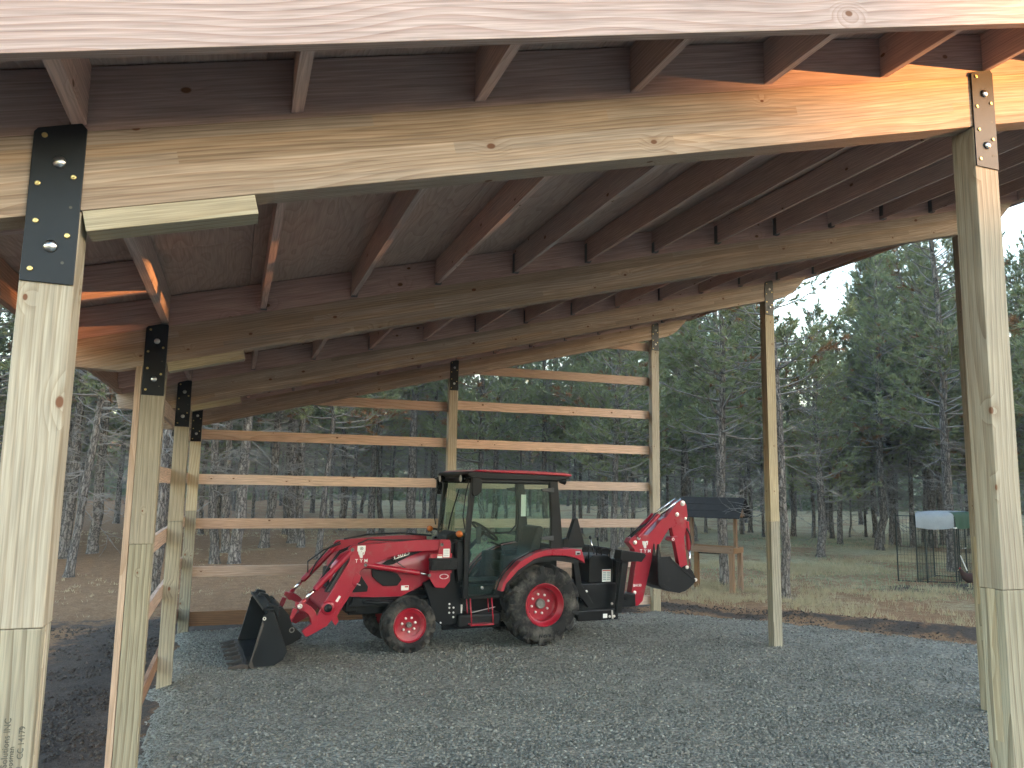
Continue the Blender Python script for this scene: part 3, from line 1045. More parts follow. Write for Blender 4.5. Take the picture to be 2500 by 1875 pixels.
# rails of the left wall: two bays
for (ya, yb, off) in ((B + .125, 2 * B + .055, .0), (2 * B + .058, 3 * B + .10, -.008)):
    for zt, h in ((.985, .14), (1.535, .14), (2.12, .14), (2.70, .14)):
        o = MB().box(-.038, -.002, 0, yb - ya, 0, h).build('rail', M['girt_y'], barn, bevel=.002)
        o.location = (0, ya, zt - h + off)
    o = MB().box(-.038, -.002, 0, yb - ya, 0, .14).build('rail', M['skirt_y'], barn, bevel=.002)
    o.location = (0, ya, .305 - .14 + off)
o = MB().box(-.0395, -.002, 0, .118, -.2, 2.735).build('trim_board', M['board_z'], barn, bevel=.002)
o.location = (0, B + .001, 0)


# ------------------------------------------------------------------ lettering
def text_mesh(body, size, depth, mat, shear=0.0, sx=1.0, name='lettering', bold=0.0):
    cu = bpy.data.curves.new('t', 'FONT')
    cu.body = body
    cu.size = size
    cu.extrude = depth
    cu.shear = shear
    cu.offset = bold
    cu.align_x = 'CENTER'
    cu.align_y = 'CENTER'
    cu.resolution_u = 3
    o = bpy.data.objects.new('t', cu)
    COL.objects.link(o)
    dg = bpy.context.evaluated_depsgraph_get()
    me = bpy.data.meshes.new_from_object(o.evaluated_get(dg))
    bpy.data.objects.remove(o, do_unlink=True)
    me.materials.clear()
    me.materials.append(mat)
    return me


FACE = (R(90), 0, 0)       # lettering that faces the camera side (-y)


def text(name, body, loc, size, mat, parent, rot=FACE, shear=0.0, sx=1.0, depth=.0006, bold=0.0):
    o = link(name, text_mesh(body, size, depth, mat, shear, bold=bold), parent, loc, rot)
    o.scale = (sx, 1, 1)
    return o


# grade stamp on the nearest post
p0 = [c for c in barn.children if c.name.startswith('post')][0]
text('stamp', 'Performance Solutions INC', (.078, -.0003, 1.25), .022, M['ink'], p0, (R(90), R(-90), 0))
text('stamp', 'oosman', (.092, -.0003, 1.27), .019, M['ink'], p0, (R(90), R(-90), 0))
text('stamp', 'C  1.52   CC 14179', (.113, -.0003, 1.27), .020, M['ink'], p0, (R(90), R(-90), 0))
p0['label'] = 'nearest left post with a grade stamp near its foot'

# ------------------------------------------------------------------ tractor
TR = empty('tractor', (4.260, 7.661, 0), R(4))
tag(TR, 'red compact tractor with glazed cab, front loader bucket and rear backhoe', 'tractor')


def P(name, mb, mat, parent=TR, **kw):
    return mb.build(name, mat, parent, **kw)


def cyl(mb, a, b, r, n=14):
    return mb.tube([a, b], r, n)


# running gear and frame
ch = MB()
ch.box(-2.28, -.9, -.17, .17, .42, .64)
ch.box(-1.05, .32, -.22, .22, .36, .78)
ch.box(-2.34, -2.20, -.28, .28, .47, .66)
ch.tube([(.12, -.5, .5), (.12, .5, .5)], .11, 14)
ch.tube([(-1.62, -.47, .33), (-1.62, .47, .33)], .055, 12)
ch.box(-1.70, -1.54, -.12, .12, .28, .45)
P('chassis', ch, M['black'], bevel=.012)
P('frame_rail', MB().prism([(-2.26, .645), (-1.30, .60), (-1.30, .52), (-2.30, .545)], -.36, -.30), M['black'], bevel=.01)
P('frame_rail', MB().prism([(-2.26, .645), (-1.30, .60), (-1.30, .52), (-2.30, .545)], .30, .36), M['black'], bevel=.01)
P('hydraulic_pipe', MB().tube([(-2.15, -.38, .60), (-1.95, -.385, .585), (-1.35, -.385, .575)], [.018, .028, .028], 10), M['black'], smooth=True)
P('side_plate', MB().prism([(-1.42, .80), (-1.0, 1.0), (-.94, 1.0), (-.92, .30), (-1.16, .27), (-1.28, .36), (-1.34, .60)], -.42, -.36), M['black'], bevel=.01)
P('side_plate', MB().prism([(-1.42, .80), (-1.0, 1.0), (-.94, 1.0), (-.92, .30), (-1.16, .27), (-1.28, .36), (-1.34, .60)], .36, .42), M['black'], bevel=.01)
P('fuel_tank', MB().box(-.98, -.40, -.50, -.24, .24, .42), M['black_plastic'], bevel=.04, seg=3)
P('skid_bar', MB().box(-1.12, .55, -.30, -.24, .20, .27), M['black'], bevel=.01)
for (bx, bz) in ((-1.075, .535), (-1.075, .49), (-1.075, .43), (-1.02, .49), (-1.02, .43), (-1.02, .375), (-1.185, .315)):
    P('bolt_head', MB().lathe([(0, .013), (-.010, .012), (-.012, 0)], (bx, -.42, bz), 8), M['white_nut'])

# bonnet: lofted shell
secs = [(-2.520, .17, .76, .97), (-2.495, .245, .71, 1.07), (-2.42, .30, .68, 1.15), (-2.28, .335, .660, 1.205), (-2.0, .350, .645, 1.240),
        (-1.68, .355, .640, 1.262), (-1.36, .360, .79, 1.278), (-1.14, .362, .86, 1.288), (-.985, .362, .88, 1.292)]
hd = MB()
NS = 22
for si, (x, hw, zb, zt) in enumerate(secs):
    for k in range(NS):
        t = k / (NS - 1)
        a = math.pi * t
        # superellipse upper shell, straight lower sides
        ex = 2 / 4.2
        cx = math.copysign(abs(math.cos(a)) ** ex, math.cos(a))
        cz = abs(math.sin(a)) ** ex
        bulge = 1 - .05 * (1 - cz)
        hd.v.append((x, -cx * hw * bulge, zb + (zt - zb) * cz))
for si in range(len(secs) - 1):
    for k in range(NS - 1):
        a = si * NS + k
        hd.f.append((a, a + 1, a + NS + 1, a + NS)); hd.m.append(0)
hd.f.append(tuple(range(NS))); hd.m.append(0)
hood = P('bonnet', hd, M['red'], smooth=True, auto=True)
# mesh inserts in the bonnet side
for sgn in (-1, 1):
    y0 = -.362 * sgn * -1
    ya, yb = (-.372, -.345) if sgn < 0 else (.345, .372)
    P('side_vent', MB().prism([(-2.062, .985), (-2.048, .895), (-1.915, .778), (-1.735, .776), (-1.680, .845), (-1.737, .918), (-1.88, .965)], ya, yb), M['black_plastic'], hood, bevel=.006)
    P('side_stripe', MB().prism([(-1.97, 1.015), (-1.86, 1.085), (-1.60, 1.165), (-1.42, 1.185), (-1.62, 1.115), (-1.80, 1.03)], ya, yb), M['black_plastic'], hood, bevel=.004)
    ya, yb = (-.352, -.32) if sgn < 0 else (.32, .352)
    P('front_vent', MB().prism([(-2.225, .895), (-2.175, .90), (-2.09, .775), (-2.10, .715), (-2.30, .715)], ya, yb), M['black_plastic'], hood, bevel=.006)
gr = MB().box(-2.545, -2.46, -.15, .15, .745, .985)
gr_o = P('grille', gr, M['black_plastic'], hood, bevel=.015)
for k in range(6):
    yy = -.125 + .05 * k
    P('grille_bar', MB().box(-2.556, -2.54, yy - .006, yy + .006, .755, .975), M['grey_plastic'], hood)
for s in (-1, 1):
    P('headlight', MB().prism([(-2.50, .90), (-2.44, 1.06), (-2.36, 1.08), (-2.44, .93)], s * .27 - .03, s * .27 + .03), M['lens'], hood, bevel=.01)
    P('bonnet_sticker', MB().box(-1.685, -1.59, s * .366 - .0015, s * .366 + .0015, .717, .774), M['white'], hood)
    P('sticker_bar', MB().box(-1.640, -1.598, s * .3672 - .0015, s * .3672 + .0015, .750, .766), M['label_red'], hood)
text('model_number', 'T3025', (-1.705, -.3765, 1.143), .086, M['white'], hood, (R(90), R(-16), 0), .18, bold=.0015)
P('number_underline', MB().prism([(-1.80, 1.085), (-1.795, 1.092), (-1.61, 1.148), (-1.615, 1.141)], -.3755, -.3735), M['white'], hood)
P('bonnet_sill', MB().box(-2.25, -1.69, -.352, -.30, .628, .645), M['black'])
P('firewall', MB().box(-1.06, -.95, -.40, .40, .55, 1.28), M['black'], bevel=.02)
P('hand_line', MB().tube([(-1.845, -.40, 1.14), (-1.75, -.42, 1.05), (-1.66, -.42, .99)], .006, 6), M['black'])

# loader
ARM = [(-2.339, 1.275), (-2.254, 1.280), (-2.1, 1.293), (-1.85, 1.310), (-1.55, 1.327), (-1.261, 1.331), (-1.15, 1.328), (-1.15, 1.21), (-1.26, 1.2), (-1.619, 1.19), (-1.873, 1.129), (-2.09, 1.043),
       (-2.219, .982), (-2.245, .915), (-2.50, .51), (-2.55, .41), (-2.59, .363), (-2.804, .253), (-2.830, .262), (-2.872, .321), (-2.782, .387), (-2.713, .47), (-2.618, .639), (-2.362, 1.085), (-2.352, 1.176), (-2.375, 1.235)]
PIN = MB().lathe([(-.004, .022), (-.010, .021), (-.011, .012), (-.006, .0115), (-.006, 0)], (0, 0, 0), 14).mesh('pin', M['hub'], True)
for s in (-1, 1):
    y = .46 * s
    arm = P('loader_arm', MB().prism(ARM, y - .030, y + .030), M['red'], bevel=.006)
    o = y + .0305 * s
    for (x, z) in ((-2.33, 1.225), (-2.166, 1.044), (-2.739, .391)):
        q = link('pin', PIN, arm, (x, o, z)); q.rotation_euler = (0, 0, 0 if s < 0 else math.pi)
    mast = P('loader_mast', MB().prism([(-1.245, 1.335), (-1.125, 1.330), (-1.106, 1.30), (-1.103, .824), (-1.176, .741), (-1.293, .753), (-1.388, .887), (-1.372, .935), (-1.29, .935), (-1.275, 1.10)], y - .048 if s < 0 else y + .034, y - .034 if s < 0 else y + .048), M['red'], bevel=.005)
    for (x, z) in ((-1.373, .903), (-1.223, 1.27)):
        q = link('pin', PIN, mast, (x, y + .048 * s, z)); q.rotation_euler = (0, 0, 0 if s < 0 else math.pi)
    P('mast_block', MB().box(-1.36, -1.08, y - .033, y + .033, .92, 1.16), M['red'], bevel=.006)
    lp = MB()
    ring = [(-1.18 - .012 + .058 * math.cos(a) * (1 if math.cos(a) > 0 else .9), y + .062 * s, .885 + .028 * math.sin(a)) for a in np.linspace(0, 6.283, 15)]
    lp.tube(ring, .0055, 6, False)
    P('lock_handle', lp, M['white_nut'], mast, smooth=True)
    # lift cylinder
    lc = P('lift_cylinder', cyl(MB(), (-2.166, y - .0 * s, 1.044), (-1.49, y, .930), .034, 18), M['red'], smooth=True, auto=True)
    P('piston_rod', cyl(MB(), (-1.49, y, .930), (-1.365, y, .905), .015), M['chrome'], lc, smooth=True)
    # bucket cylinder in front of the arm knee
    yc = y + .055 * s * -1
    bc = P('bucket_cylinder', cyl(MB(), (-2.335, y, 1.200), (-2.74, y, .778), .036, 18), M['red'], smooth=True, auto=True)
    P('piston_rod', cyl(MB(), (-2.735, y, .783), (-2.85, y, .662), .019), M['chrome'], bc, smooth=True)
    P('rod_end', cyl(MB(), (-2.845, y, .667), (-2.905, y, .603), .026), M['red'], bc, smooth=True)
    # curved bell crank and link to the bucket
    bell = []
    for t in np.linspace(0, 1, 9):
        bell.append((-2.925 + .225 * math.sin(t * 1.5), .388 + .262 * math.cos(t * 1.42) ** .9 - .01))
    inner = [(-2.905 + .13 * math.sin(t * 1.5), .395 + .165 * math.cos(t * 1.42) ** .9 - .01) for t in np.linspace(1, 0, 9)]
    P('bell_crank', MB().prism([(-2.955, .60), (-2.945, .645)] + bell + [(-2.715, .36), (-2.76, .362)] + inner, y - .046, y - .034).prism([(-2.955, .60), (-2.945, .645)] + bell + [(-2.715, .36), (-2.76, .362)] + inner, y + .034, y + .046), M['red'], bevel=.003)
    q = link('pin', MB().lathe([(-.004, .030), (-.012, .029), (-.013, .014), (-.006, .013), (-.006, 0)], (0, 0, 0), 16).mesh('pin', M['white_nut'], True), arm, (-2.909, y + .046 * s, .603)); q.rotation_euler = (0, 0, 0 if s < 0 else math.pi)
    P('bucket_link', MB().prism([(-2.976, .585), (-2.925, .565), (-2.985, .425), (-3.03, .442)], y - .028, y + .028), M['red'], bevel=.005)
    st = P('parking_stand', MB().prism([(-2.285, .86), (-2.245, .835), (-2.475, .470), (-2.452, .405), (-2.488, .360), (-2.535, .425), (-2.59, .455), (-2.52, .495)], y - .018, y + .018), M['red'], bevel=.004)
    P('gusset', MB().prism([(-2.275, .965), (-2.215, .92), (-2.225, .865), (-2.275, .79), (-2.325, .85)], y - .034, y + .034), M['red'], bevel=.005)
    P('stand_pin', MB().tube([(-2.26, y + .034 * s, .83), (-2.225, y + .06 * s, .815)], .007, 6), M['white_nut'], st)
P('torque_tube', cyl(MB(), (-2.586, -.455, .565), (-2.586, .455, .565), .058, 20), M['red'], smooth=True, auto=True)
for s in (-1, 1):
    P('tube_collar', MB().lathe([(0, .082), (-.012 , .080), (-.014, .05)], (-2.586, -.489 if s < 0 else .503, .565), 20), M['red'], smooth=True)
    P('tube_cap', MB().lathe([(0, .0), (0, .047), (-.012, .044), (-.016, 0)], (-2.586, -.497 if s < 0 else .511, .565), 18), M['black_plastic'], smooth=True)
P('cross_plate', MB().prism([(-2.64, .62), (-2.52, .58), (-2.47, .68), (-2.55, .72)], -.43, .43), M['red'], bevel=.006)
P('pipe_shield', MB().prism([(-2.28, 1.16), (-2.40, 1.13), (-2.62, .74), (-2.49, .72)], -.40, -.385), M['black'], bevel=.004)
hz = MB()
for (a, z0) in ((.39, 0), (-.36, 0), (-.34, .02)):
    hz.tube([(-2.30, a, 1.26), (-2.45, a, 1.18 + z0), (-2.60, a - .02, 1.00), (-2.66, a, .86)], .010, 7)
hz.tube([(-2.31, .30, 1.24), (-2.52, .33, 1.16), (-2.70, .38, 1.02), (-2.69, .40, .88)], .010, 7)
hz.tube([(-2.25, -.42, 1.29), (-2.12, -.38, 1.335), (-1.9, -.30, 1.32), (-1.4, -.25, 1.31)], .010, 7)
hz.tube([(-2.25, .42, 1.29), (-1.95, .40, 1.345), (-1.5, .40, 1.36), (-1.1, .30, 1.33)], .012, 7)
P('hydraulic_hose', hz, M['hose'], smooth=True)
# pipes along the slope of the left arm, seen from the front
for k in range(4):
    P('steel_pipe', MB().tube([(-2.315 - .022 * k, -.412, 1.12 - .010 * k), (-2.525 - .022 * k, -.412, .755 - .008 * k)], .0065, 6), M['hub'])


def emblem(parent, x, y, z, s):
    """white horned badge with the three letters beneath"""
    m = MB()
    m.prism([(-.5, .5), (-.05, .5), (-.05, .28), (-.16, .26), (-.20, -.42), (-.10, -.5), (-.05, -.1), (.05, -.1), (.10, -.5), (.20, -.42), (.16, .26), (.05, .28), (.05, .5), (.5, .5), (.42, .05), (.28, -.15), (.24, .12), (.36, .22), (.20, .3),
             (.02, .34), (-.02, .34), (-.20, .3), (-.36, .22), (-.24, .12), (-.28, -.15), (-.42, .05)], 0, .0012)
    o = m.build('badge', M['white'], parent)
    o.location = (x, y, z)
    o.scale = (s, 1, s)
    for k, chh in enumerate('TYM'):
        text('badge_letter', chh, (x + (k - 1) * s * .66, y, z - s * .88), s * .68, M['white'], parent, bold=.0006)


arm0 = [c for c in TR.children if c.name == 'loader_arm'][0]
P('warning_sticker', MB().box(-2.27, -2.172, -.4925, -.4905, 1.205, 1.272), M['white'], arm0, bevel=.001)
P('sticker_ring', MB().lathe([(-.0008, .019), (-.0008, .013)], (-2.220, -.4927, 1.238), 16).prism([(-2.226, 1.232), (-2.214, 1.232), (-2.214, 1.244), (-2.226, 1.244)], -.4935, -.4927), M['ink'], arm0)
emblem(arm0, -2.219, -.4915, 1.168, .085)
P('arm_sticker', MB().obox((-2.472, -.4912, .665), (.028, .002, .075), Matrix.Rotation(R(32), 3, 'Y')), M['white'], arm0)
mast0 = [c for c in TR.children if c.name.startswith('loader_mast')][0]
P('mast_sticker', MB().box(-1.203, -1.120, -.5095, -.5075, 1.116, 1.219), M['white'], mast0)
for k in range(4):
    P('print_line', MB().box(-1.193, -1.132, -.5105, -.5093, 1.205 - .022 * k - .006, 1.205 - .022 * k), M['label_grey'], mast0)
P('mast_sticker', MB().box(-1.280, -1.213, -.5095, -.5075, 1.108, 1.150), M['white'], mast0)
P('print_line', MB().box(-1.278, -1.215, -.5105, -.5093, 1.134, 1.146), M['label_red'], mast0)
tb = P('manual_box', MB().box(-1.385, -1.05, -.60, -.505, .968, 1.100), M['black_plastic'], bevel=.012)
P('box_lid', MB().box(-1.392, -1.043, -.607, -.50, 1.075, 1.108), M['black_plastic'], tb, bevel=.006)
for x in (-1.345, -1.13):
    P('box_latch', MB().box(x - .022, x + .022, -.613, -.60, 1.030, 1.098), M['black_plastic'], tb, bevel=.004)
for x in (-1.30, -1.215, -1.16):
    P('box_rib', MB().box(x - .004, x + .004, -.606, -.60, .975, 1.03), M['black_plastic'], tb)

# loader bucket
BK = [(-3.324, .560), (-3.449, .045), (-3.42, .018), (-3.188, .022), (-3.10, .075), (-3.058, .163), (-3.175, .457), (-3.222, .585), (-3.275, .600)]
bk = P('loader_bucket', MB().prism([(-3.449, .035), (-3.44, .018), (-3.188, .018), (-3.098, .070), (-3.052, .160), (-3.170, .457), (-3.217, .590), (-3.29, .615), (-3.315, .60), (-3.285, .592), (-3.235, .572), (-3.185, .45),
                                   (-3.072, .165), (-3.112, .085), (-3.192, .036)], -.735, .735), M['bucket'], bevel=.004)
for s in (-1, 1):
    P('bucket_side', MB().prism(BK, s * .742 - .007, s * .742 + .007), M['bucket'], bk, bevel=.003)
    P('side_cutter', MB().prism([(-3.335, .50), (-3.455, .040), (-3.43, .012), (-3.400, .022), (-3.425, .09), (-3.318, .46)], s * .755 - .007, s * .755 + .007), M['bucket_worn'], bk, bevel=.002)
    P('side_hole', MB().lathe([(0, .019), (-.003, .019), (-.003, .009)], (-3.318, -.751 if s < 0 else .754, .525), 14), M['white_nut'], bk)
    y = .46 * s
    P('coupler_plate', MB().prism([(-3.19, .575), (-3.10, .60), (-3.03, .52), (-2.98, .40), (-2.868, .290), (-2.885, .245), (-2.985, .190), (-3.055, .165)], y - .052, y - .036).prism([(-3.19, .575), (-3.10, .60), (-3.03, .52), (-2.98, .40), (-2.868, .290), (-2.885, .245), (-2.985, .190), (-3.055, .165)], y + .036, y + .052), M['black'], bk, bevel=.004)
    P('coupler_ring', MB().lathe([(-.002, .030), (-.007, .028), (-.007, .020), (0, .02)], (-2.985, y + .052 * s, .345), 16), M['hub'], bk)
P('coupler_tube', cyl(MB(), (-3.10, -.5, .52), (-3.10, .5, .52), .05, 16), M['black'], bk, smooth=True, auto=True)
P('top_lip', MB().box(-3.335, -3.215, -.735, .735, .602, .628), M['bucket'], bk, bevel=.006)
for y in (-.62, .30, .62):
    P('lip_hook', MB().prism([(-3.30, .628), (-3.22, .628), (-3.20, .57), (-3.16, .52), (-3.14, .545), (-3.17, .645), (-3.27, .67)], y - .035, y + .035), M['bucket'], bk, bevel=.006)
P('cutting_edge', MB().box(-3.49, -3.36, -.75, .75, .006, .020), M['bucket_worn'], bk, bevel=.003)
P('tooth_bar', MB().box(-3.505, -3.455, -.75, .75, .010, .052), M['bucket_worn'], bk, bevel=.004)
for k in range(7):
    y = -.70 + 1.40 * k / 6
    P('bucket_tooth', MB().add([(-3.49, y - .035, .004), (-3.49, y + .035, .004), (-3.49, y + .035, .062), (-3.49, y - .035, .062), (-3.665, y - .022, .010), (-3.665, y + .022, .010), (-3.665, y + .022, .026), (-3.665, y - .022, .026)],
                               [(0, 1, 2, 3), (4, 7, 6, 5), (0, 4, 5, 1), (3, 2, 6, 7), (0, 3, 7, 4), (1, 5, 6, 2)]), M['bucket_worn'], bk, bevel=.003)


# wheels
def wheel(name, cx, cy, R_, wdt, rimR, nl, lugd, s, dish, nuts, hubr, nutr):
    """tyre mesh with rim, hub, nuts and tread bars; s = -1 for the camera side"""
    h = wdt / 2
    pr = [(-h * .86, rimR), (-h * .98, rimR + .35 * (R_ - rimR)), (-h, rimR + .60 * (R_ - rimR)), (-h * .93, R_ - .045), (-h * .80, R_ - .018), (0, R_ - .012), (h * .80, R_ - .018), (h * .93, R_ - .045),
          (h, rimR + .60 * (R_ - rimR)), (h * .98, rimR + .35 * (R_ - rimR)), (h * .86, rimR), (h * .5, rimR - .01), (-h * .5, rimR - .01)]
    c = (cx, cy, R_ + lugd * .55)
    ty = P(name, MB().lathe(pr, c, 56, closed=True), M['rubber'], smooth=True)
    tr = MB()
    for k in range(nl * 2):
        side = -1 if k % 2 else 1
        a0 = 2 * math.pi * k / (2 * nl)
        # each bar runs from the shoulder to just over the centre line, swept back
        for j in range(3):
            t0, t1 = j / 3, (j + 1) / 3
            q = []
            for (t, rr) in ((t0, 0), (t1, 0), (t0, 1), (t1, 1)):
                yy = side * (h * 1.0 - t * h * 1.08)
                aa = a0 + t * (.34 * .5 / R_) * 1.1
                drop = .030 * max(0, (abs(yy) / h - .80) / .2) ** 2
                ro = R_ + lugd * (.8) - drop - (.0 if rr else 0)
                ri = R_ - .05 - drop
                wa = (.024 + .010 * (1 - t)) / R_
                q += [(yy, aa - wa, ri), (yy, aa + wa, ri), (yy, aa + wa * .8, ro), (yy, aa - wa * .8, ro)] if rr == 0 else []
            vs = [(c[0] + r * math.cos(a), c[1] + yy, c[2] + r * math.sin(a)) for (yy, a, r) in q]
            tr.add(vs, [(0, 3, 2, 1), (4, 5, 6, 7), (0, 1, 5, 4), (1, 2, 6, 5), (2, 3, 7, 6), (3, 0, 4, 7)])
    # shoulder blocks running down the sidewall
    for k in range(nl * 2):
        side = -1 if k % 2 else 1
        a0 = 2 * math.pi * k / (2 * nl)
        vs = []
        for (yy, r) in ((side * h * 1.035, R_ - .085), (side * h * .80, R_ - .085), (side * h * .80, R_ + lugd * .45), (side * h * 1.02, R_ + lugd * .2)):
            for da in (-.031, .031):
                vs.append((c[0] + r * math.cos(a0 + da / R_), c[1] + yy, c[2] + r * math.sin(a0 + da / R_)))
        tr.add(vs, [(0, 1, 3, 2), (2, 3, 5, 4), (4, 5, 7, 6), (6, 7, 1, 0), (0, 2, 4, 6), (1, 7, 5, 3)])
    P('tread', tr, M['rubber'], ty, bevel=.006)
    o = s * h * .86
    dd = -s * dish
    rp = [(o, rimR + .012), (o + s * .008, rimR), (o - s * .01, rimR - .012), (o + dd * .30, rimR - .035), (o + dd * .34, rimR - .05), (o + dd * .9, rimR * .80), (o + dd, rimR * .72), (o + dd, 0.0)]
    P('rim', MB().lathe([(y, r) for y, r in rp], c, 48), M['red_rim'], ty, smooth=True, auto=True)
    hp = [(o + dd, hubr), (o + dd + s * .035, hubr), (o + dd + s * .042, hubr * .85), (o + dd + s * .030, hubr * .5), (o + dd + s * .034, hubr * .22), (o + dd + s * .034, 0)]
    P('hub', MB().lathe(hp, c, 24), M['hub'], ty, smooth=True, auto=True)
    for k in range(nuts):
        a = 2 * math.pi * (k + .3) / nuts
        P('wheel_nut', MB().lathe([(0, .016), (s * .022, .014), (s * .024, 0)], (c[0] + nutr * math.cos(a), c[1] + o + dd, c[2] + nutr * math.sin(a)), 8), M['white_nut'], ty)
    P('valve', MB().tube([(c[0] - rimR * .74, c[1] + o + dd * .8, c[2] - rimR * .32), (c[0] - rimR * .72, c[1] + o + dd * .4, c[2] - rimR * .34)], .012, 8), M['black'], ty)
    return ty


for s in (-1, 1):
    rw = wheel('rear_wheel', .12, s * .535, .480, .33, .262, 13, .048, s, .15, 8, .064, .122)
    fw_ = wheel('front_wheel', -1.615, s * .465, .314, .215, .195, 13, .028, s, .06, 7, .034, .084)
    if s < 0:
        for k, chh in enumerate('TIRON'):
            a = R(-62 - 9.5 * k)
            text('tyre_letter', chh, (.12 + .378 * math.cos(a), -.7025, .506 + .378 * math.sin(a)), .060, M['black'], rw, (R(90), math.pi - (a + R(90)), 0), depth=.002, bold=.002)
        for k, chh in enumerate('15-19.5'):
            a = R(84 - 6.2 * k)
            text('tyre_letter', chh, (.12 + .395 * math.cos(a), -.7025, .506 + .395 * math.sin(a)), .038, M['black'], rw, (R(90), R(90) - a, 0), depth=.002)

# fenders
FO = [(-.500, .70), (-.47, .80), (-.385, .925), (-.235, 1.064), (-.042, 1.155), (.12, 1.195), (.30, 1.206), (.52, 1.207), (.640, 1.195), (.672, 1.10), (.693, 1.012)]
FI = [(.64, 1.045), (.559, 1.085), (.42, 1.115), (.255, 1.125), (.10, 1.118), (-.042, 1.085), (-.262, .955), (-.43, .79), (-.462, .70)]
for s in (-1, 1):
    a, b_ = (-.70, -.48) if s < 0 else (.48, .70)
    fe = P('fender', MB().prism(FO + FI, a, b_), M['red'], bevel=.008)
    P('fender_liner', MB().prism([(x, z - .006) for x, z in FI[::-1]] + [(.60, 1.01), (.25, 1.06), (-.03, 1.03), (-.24, .91), (-.40, .75)][::1], (-.66 if s < 0 else .40), (-.40 if s < 0 else .66)), M['black_plastic'], fe)
    P('tail_light', MB().box(.545, .615, s * .705 - .006, s * .705 + .006, 1.125, 1.175), M['lens'], fe, bevel=.004)
    P('tail_light_frame', MB().box(.562, .604, s * .711 - .003, s * .711 + .003, 1.133, 1.156), M['black'], fe)
    P('wheel_well', MB().prism([(-.46, .60), (-.40, .80), (-.22, .98), (0, 1.07), (.25, 1.10), (.42, 1.10), (.42, .60)], s * .40 - .01, s * .40 + .01), M['interior'], fe)

# cab
cab = P('cab_floor', MB().box(-.97, .40, -.40, .40, .60, .74).box(-.90, -.45, -.54, .54, .60, .64), M['interior'], bevel=.01)
cb = MB()
for s in (-1, 1):
    cb.prism([(-.875, 2.09), (-.800, 2.09), (-.888, 1.25), (-.89, .62), (-.950, .62), (-.945, 1.30)], s * .545 - .025, s * .545 + .025)
    cb.prism([(.225, 2.08), (.345, 2.08), (.395, 1.60), (.430, 1.20), (.25, 1.20), (.262, 1.6)], s * .54 - .035, s * .54 + .035)
    cb.box(-.90, .33, s * .53 - .03, s * .53 + .03, 2.035, 2.10)
    cb.prism([(-1.02, 1.31), (-.93, 1.31), (-.93, .90), (-1.0, .80), (-1.03, 1.0)], s * .47 - .05, s * .47 + .05)
cb.box(-.865, -.79, -.52, .52, 2.055, 2.11)
cb.box(.26, .36, -.54, .54, 2.03, 2.09)
cb.box(.36, .43, -.54, .54, 1.14, 1.24)
cb.box(-.99, -.91, -.52, .52, 1.24, 1.31)
P('cab_frame', cb, M['black'], bevel=.008)
P('cab_sticker', MB().box(.300, .375, .500, .5035, 1.575, 1.885), M['white'])
# doors and panes
DOOR = [(-.845, 2.045), (.225, 2.045), (.262, 1.60), (.25, 1.225), (.03, 1.192), (-.246, 1.062), (-.435, .872), (-.535, .640), (-.885, .645), (-.882, 1.25)]
for s in (-1, 1):
    y = s * .562
    dr = P('door', MB().prism(DOOR, y - .0035, y + .0035), M['glass'])
    loop = [(x, y, z) for x, z in DOOR]
    P('door_seal', MB().tube(loop + [loop[0]], .011, 6, False), M['black_plastic'], dr)
    P('door_handle', MB().lathe([(0, .022), (s * .02, .02), (s * .022, 0)], (-.70, y, .735), 12), M['chrome'], dr)
    for z in (1.955, 1.335):
        P('door_hinge', MB().prism([(.10, z + .02), (.255, z + .035), (.285, z + .035), (.285, z - .03), (.25, z - .03), (.11, z - .012)], y + (-.028 if s < 0 else .004), y + (-.004 if s < 0 else .028)), M['grey_plastic'], dr, bevel=.006)
P('windscreen', MB().add([(-.835, -.515, 2.06), (-.835, .515, 2.06), (-.905, .515, 1.66), (-.935, .515, 1.31), (-.935, -.515, 1.31), (-.905, -.515, 1.66)], [(0, 1, 2, 5), (5, 2, 3, 4)]), M['glass'])
P('rear_window', MB().add([(.33, -.50, 2.03), (.33, .50, 2.03), (.405, .50, 1.24), (.405, -.50, 1.24)], [(0, 1, 2, 3)]), M['glass'])
P('wiper', MB().tube([(-.955, .10, 1.34), (-.93, .02, 1.60), (-.87, -.10, 1.95)], .009, 6), M['black'])
P('grab_rail', MB().tube([(-.86, -.50, 1.90), (-.90, -.50, 1.45), (-.88, -.50, 1.34), (-.84, -.50, 1.28)], .012, 7), M['black'], smooth=True)
# roof
rf = P('cab_roof', MB().prism([(-.90, 2.105), (-.945, 2.145), (-.92, 2.180), (.30, 2.150), (.525, 2.140), (.50, 2.115), (.345, 2.078), (-.82, 2.085)], -.595, .595), M['black_plastic'], bevel=.022, seg=3)
P('roof_skin', MB().prism([(-.875, 2.180), (-.82, 2.203), (-.2, 2.208), (.45, 2.187), (.535, 2.172), (.545, 2.142), (.35, 2.150)], -.60, .60), M['red'], rf, bevel=.012, seg=3)
for y in (-.42, .42):
    P('work_light', MB().tube([(-.90, y, 2.095), (-.965, y, 2.090)], [.035, .050], 14), M['black_plastic'], rf)
    P('light_lens', MB().tube([(-.965, y, 2.090), (-.969, y, 2.090)], .044, 14), M['lens'], rf)
    P('rear_light', MB().tube([(.42, y * 1.15, 2.085), (.50, y * 1.15, 2.07)], [.028, .040], 12), M['black_plastic'], rf)
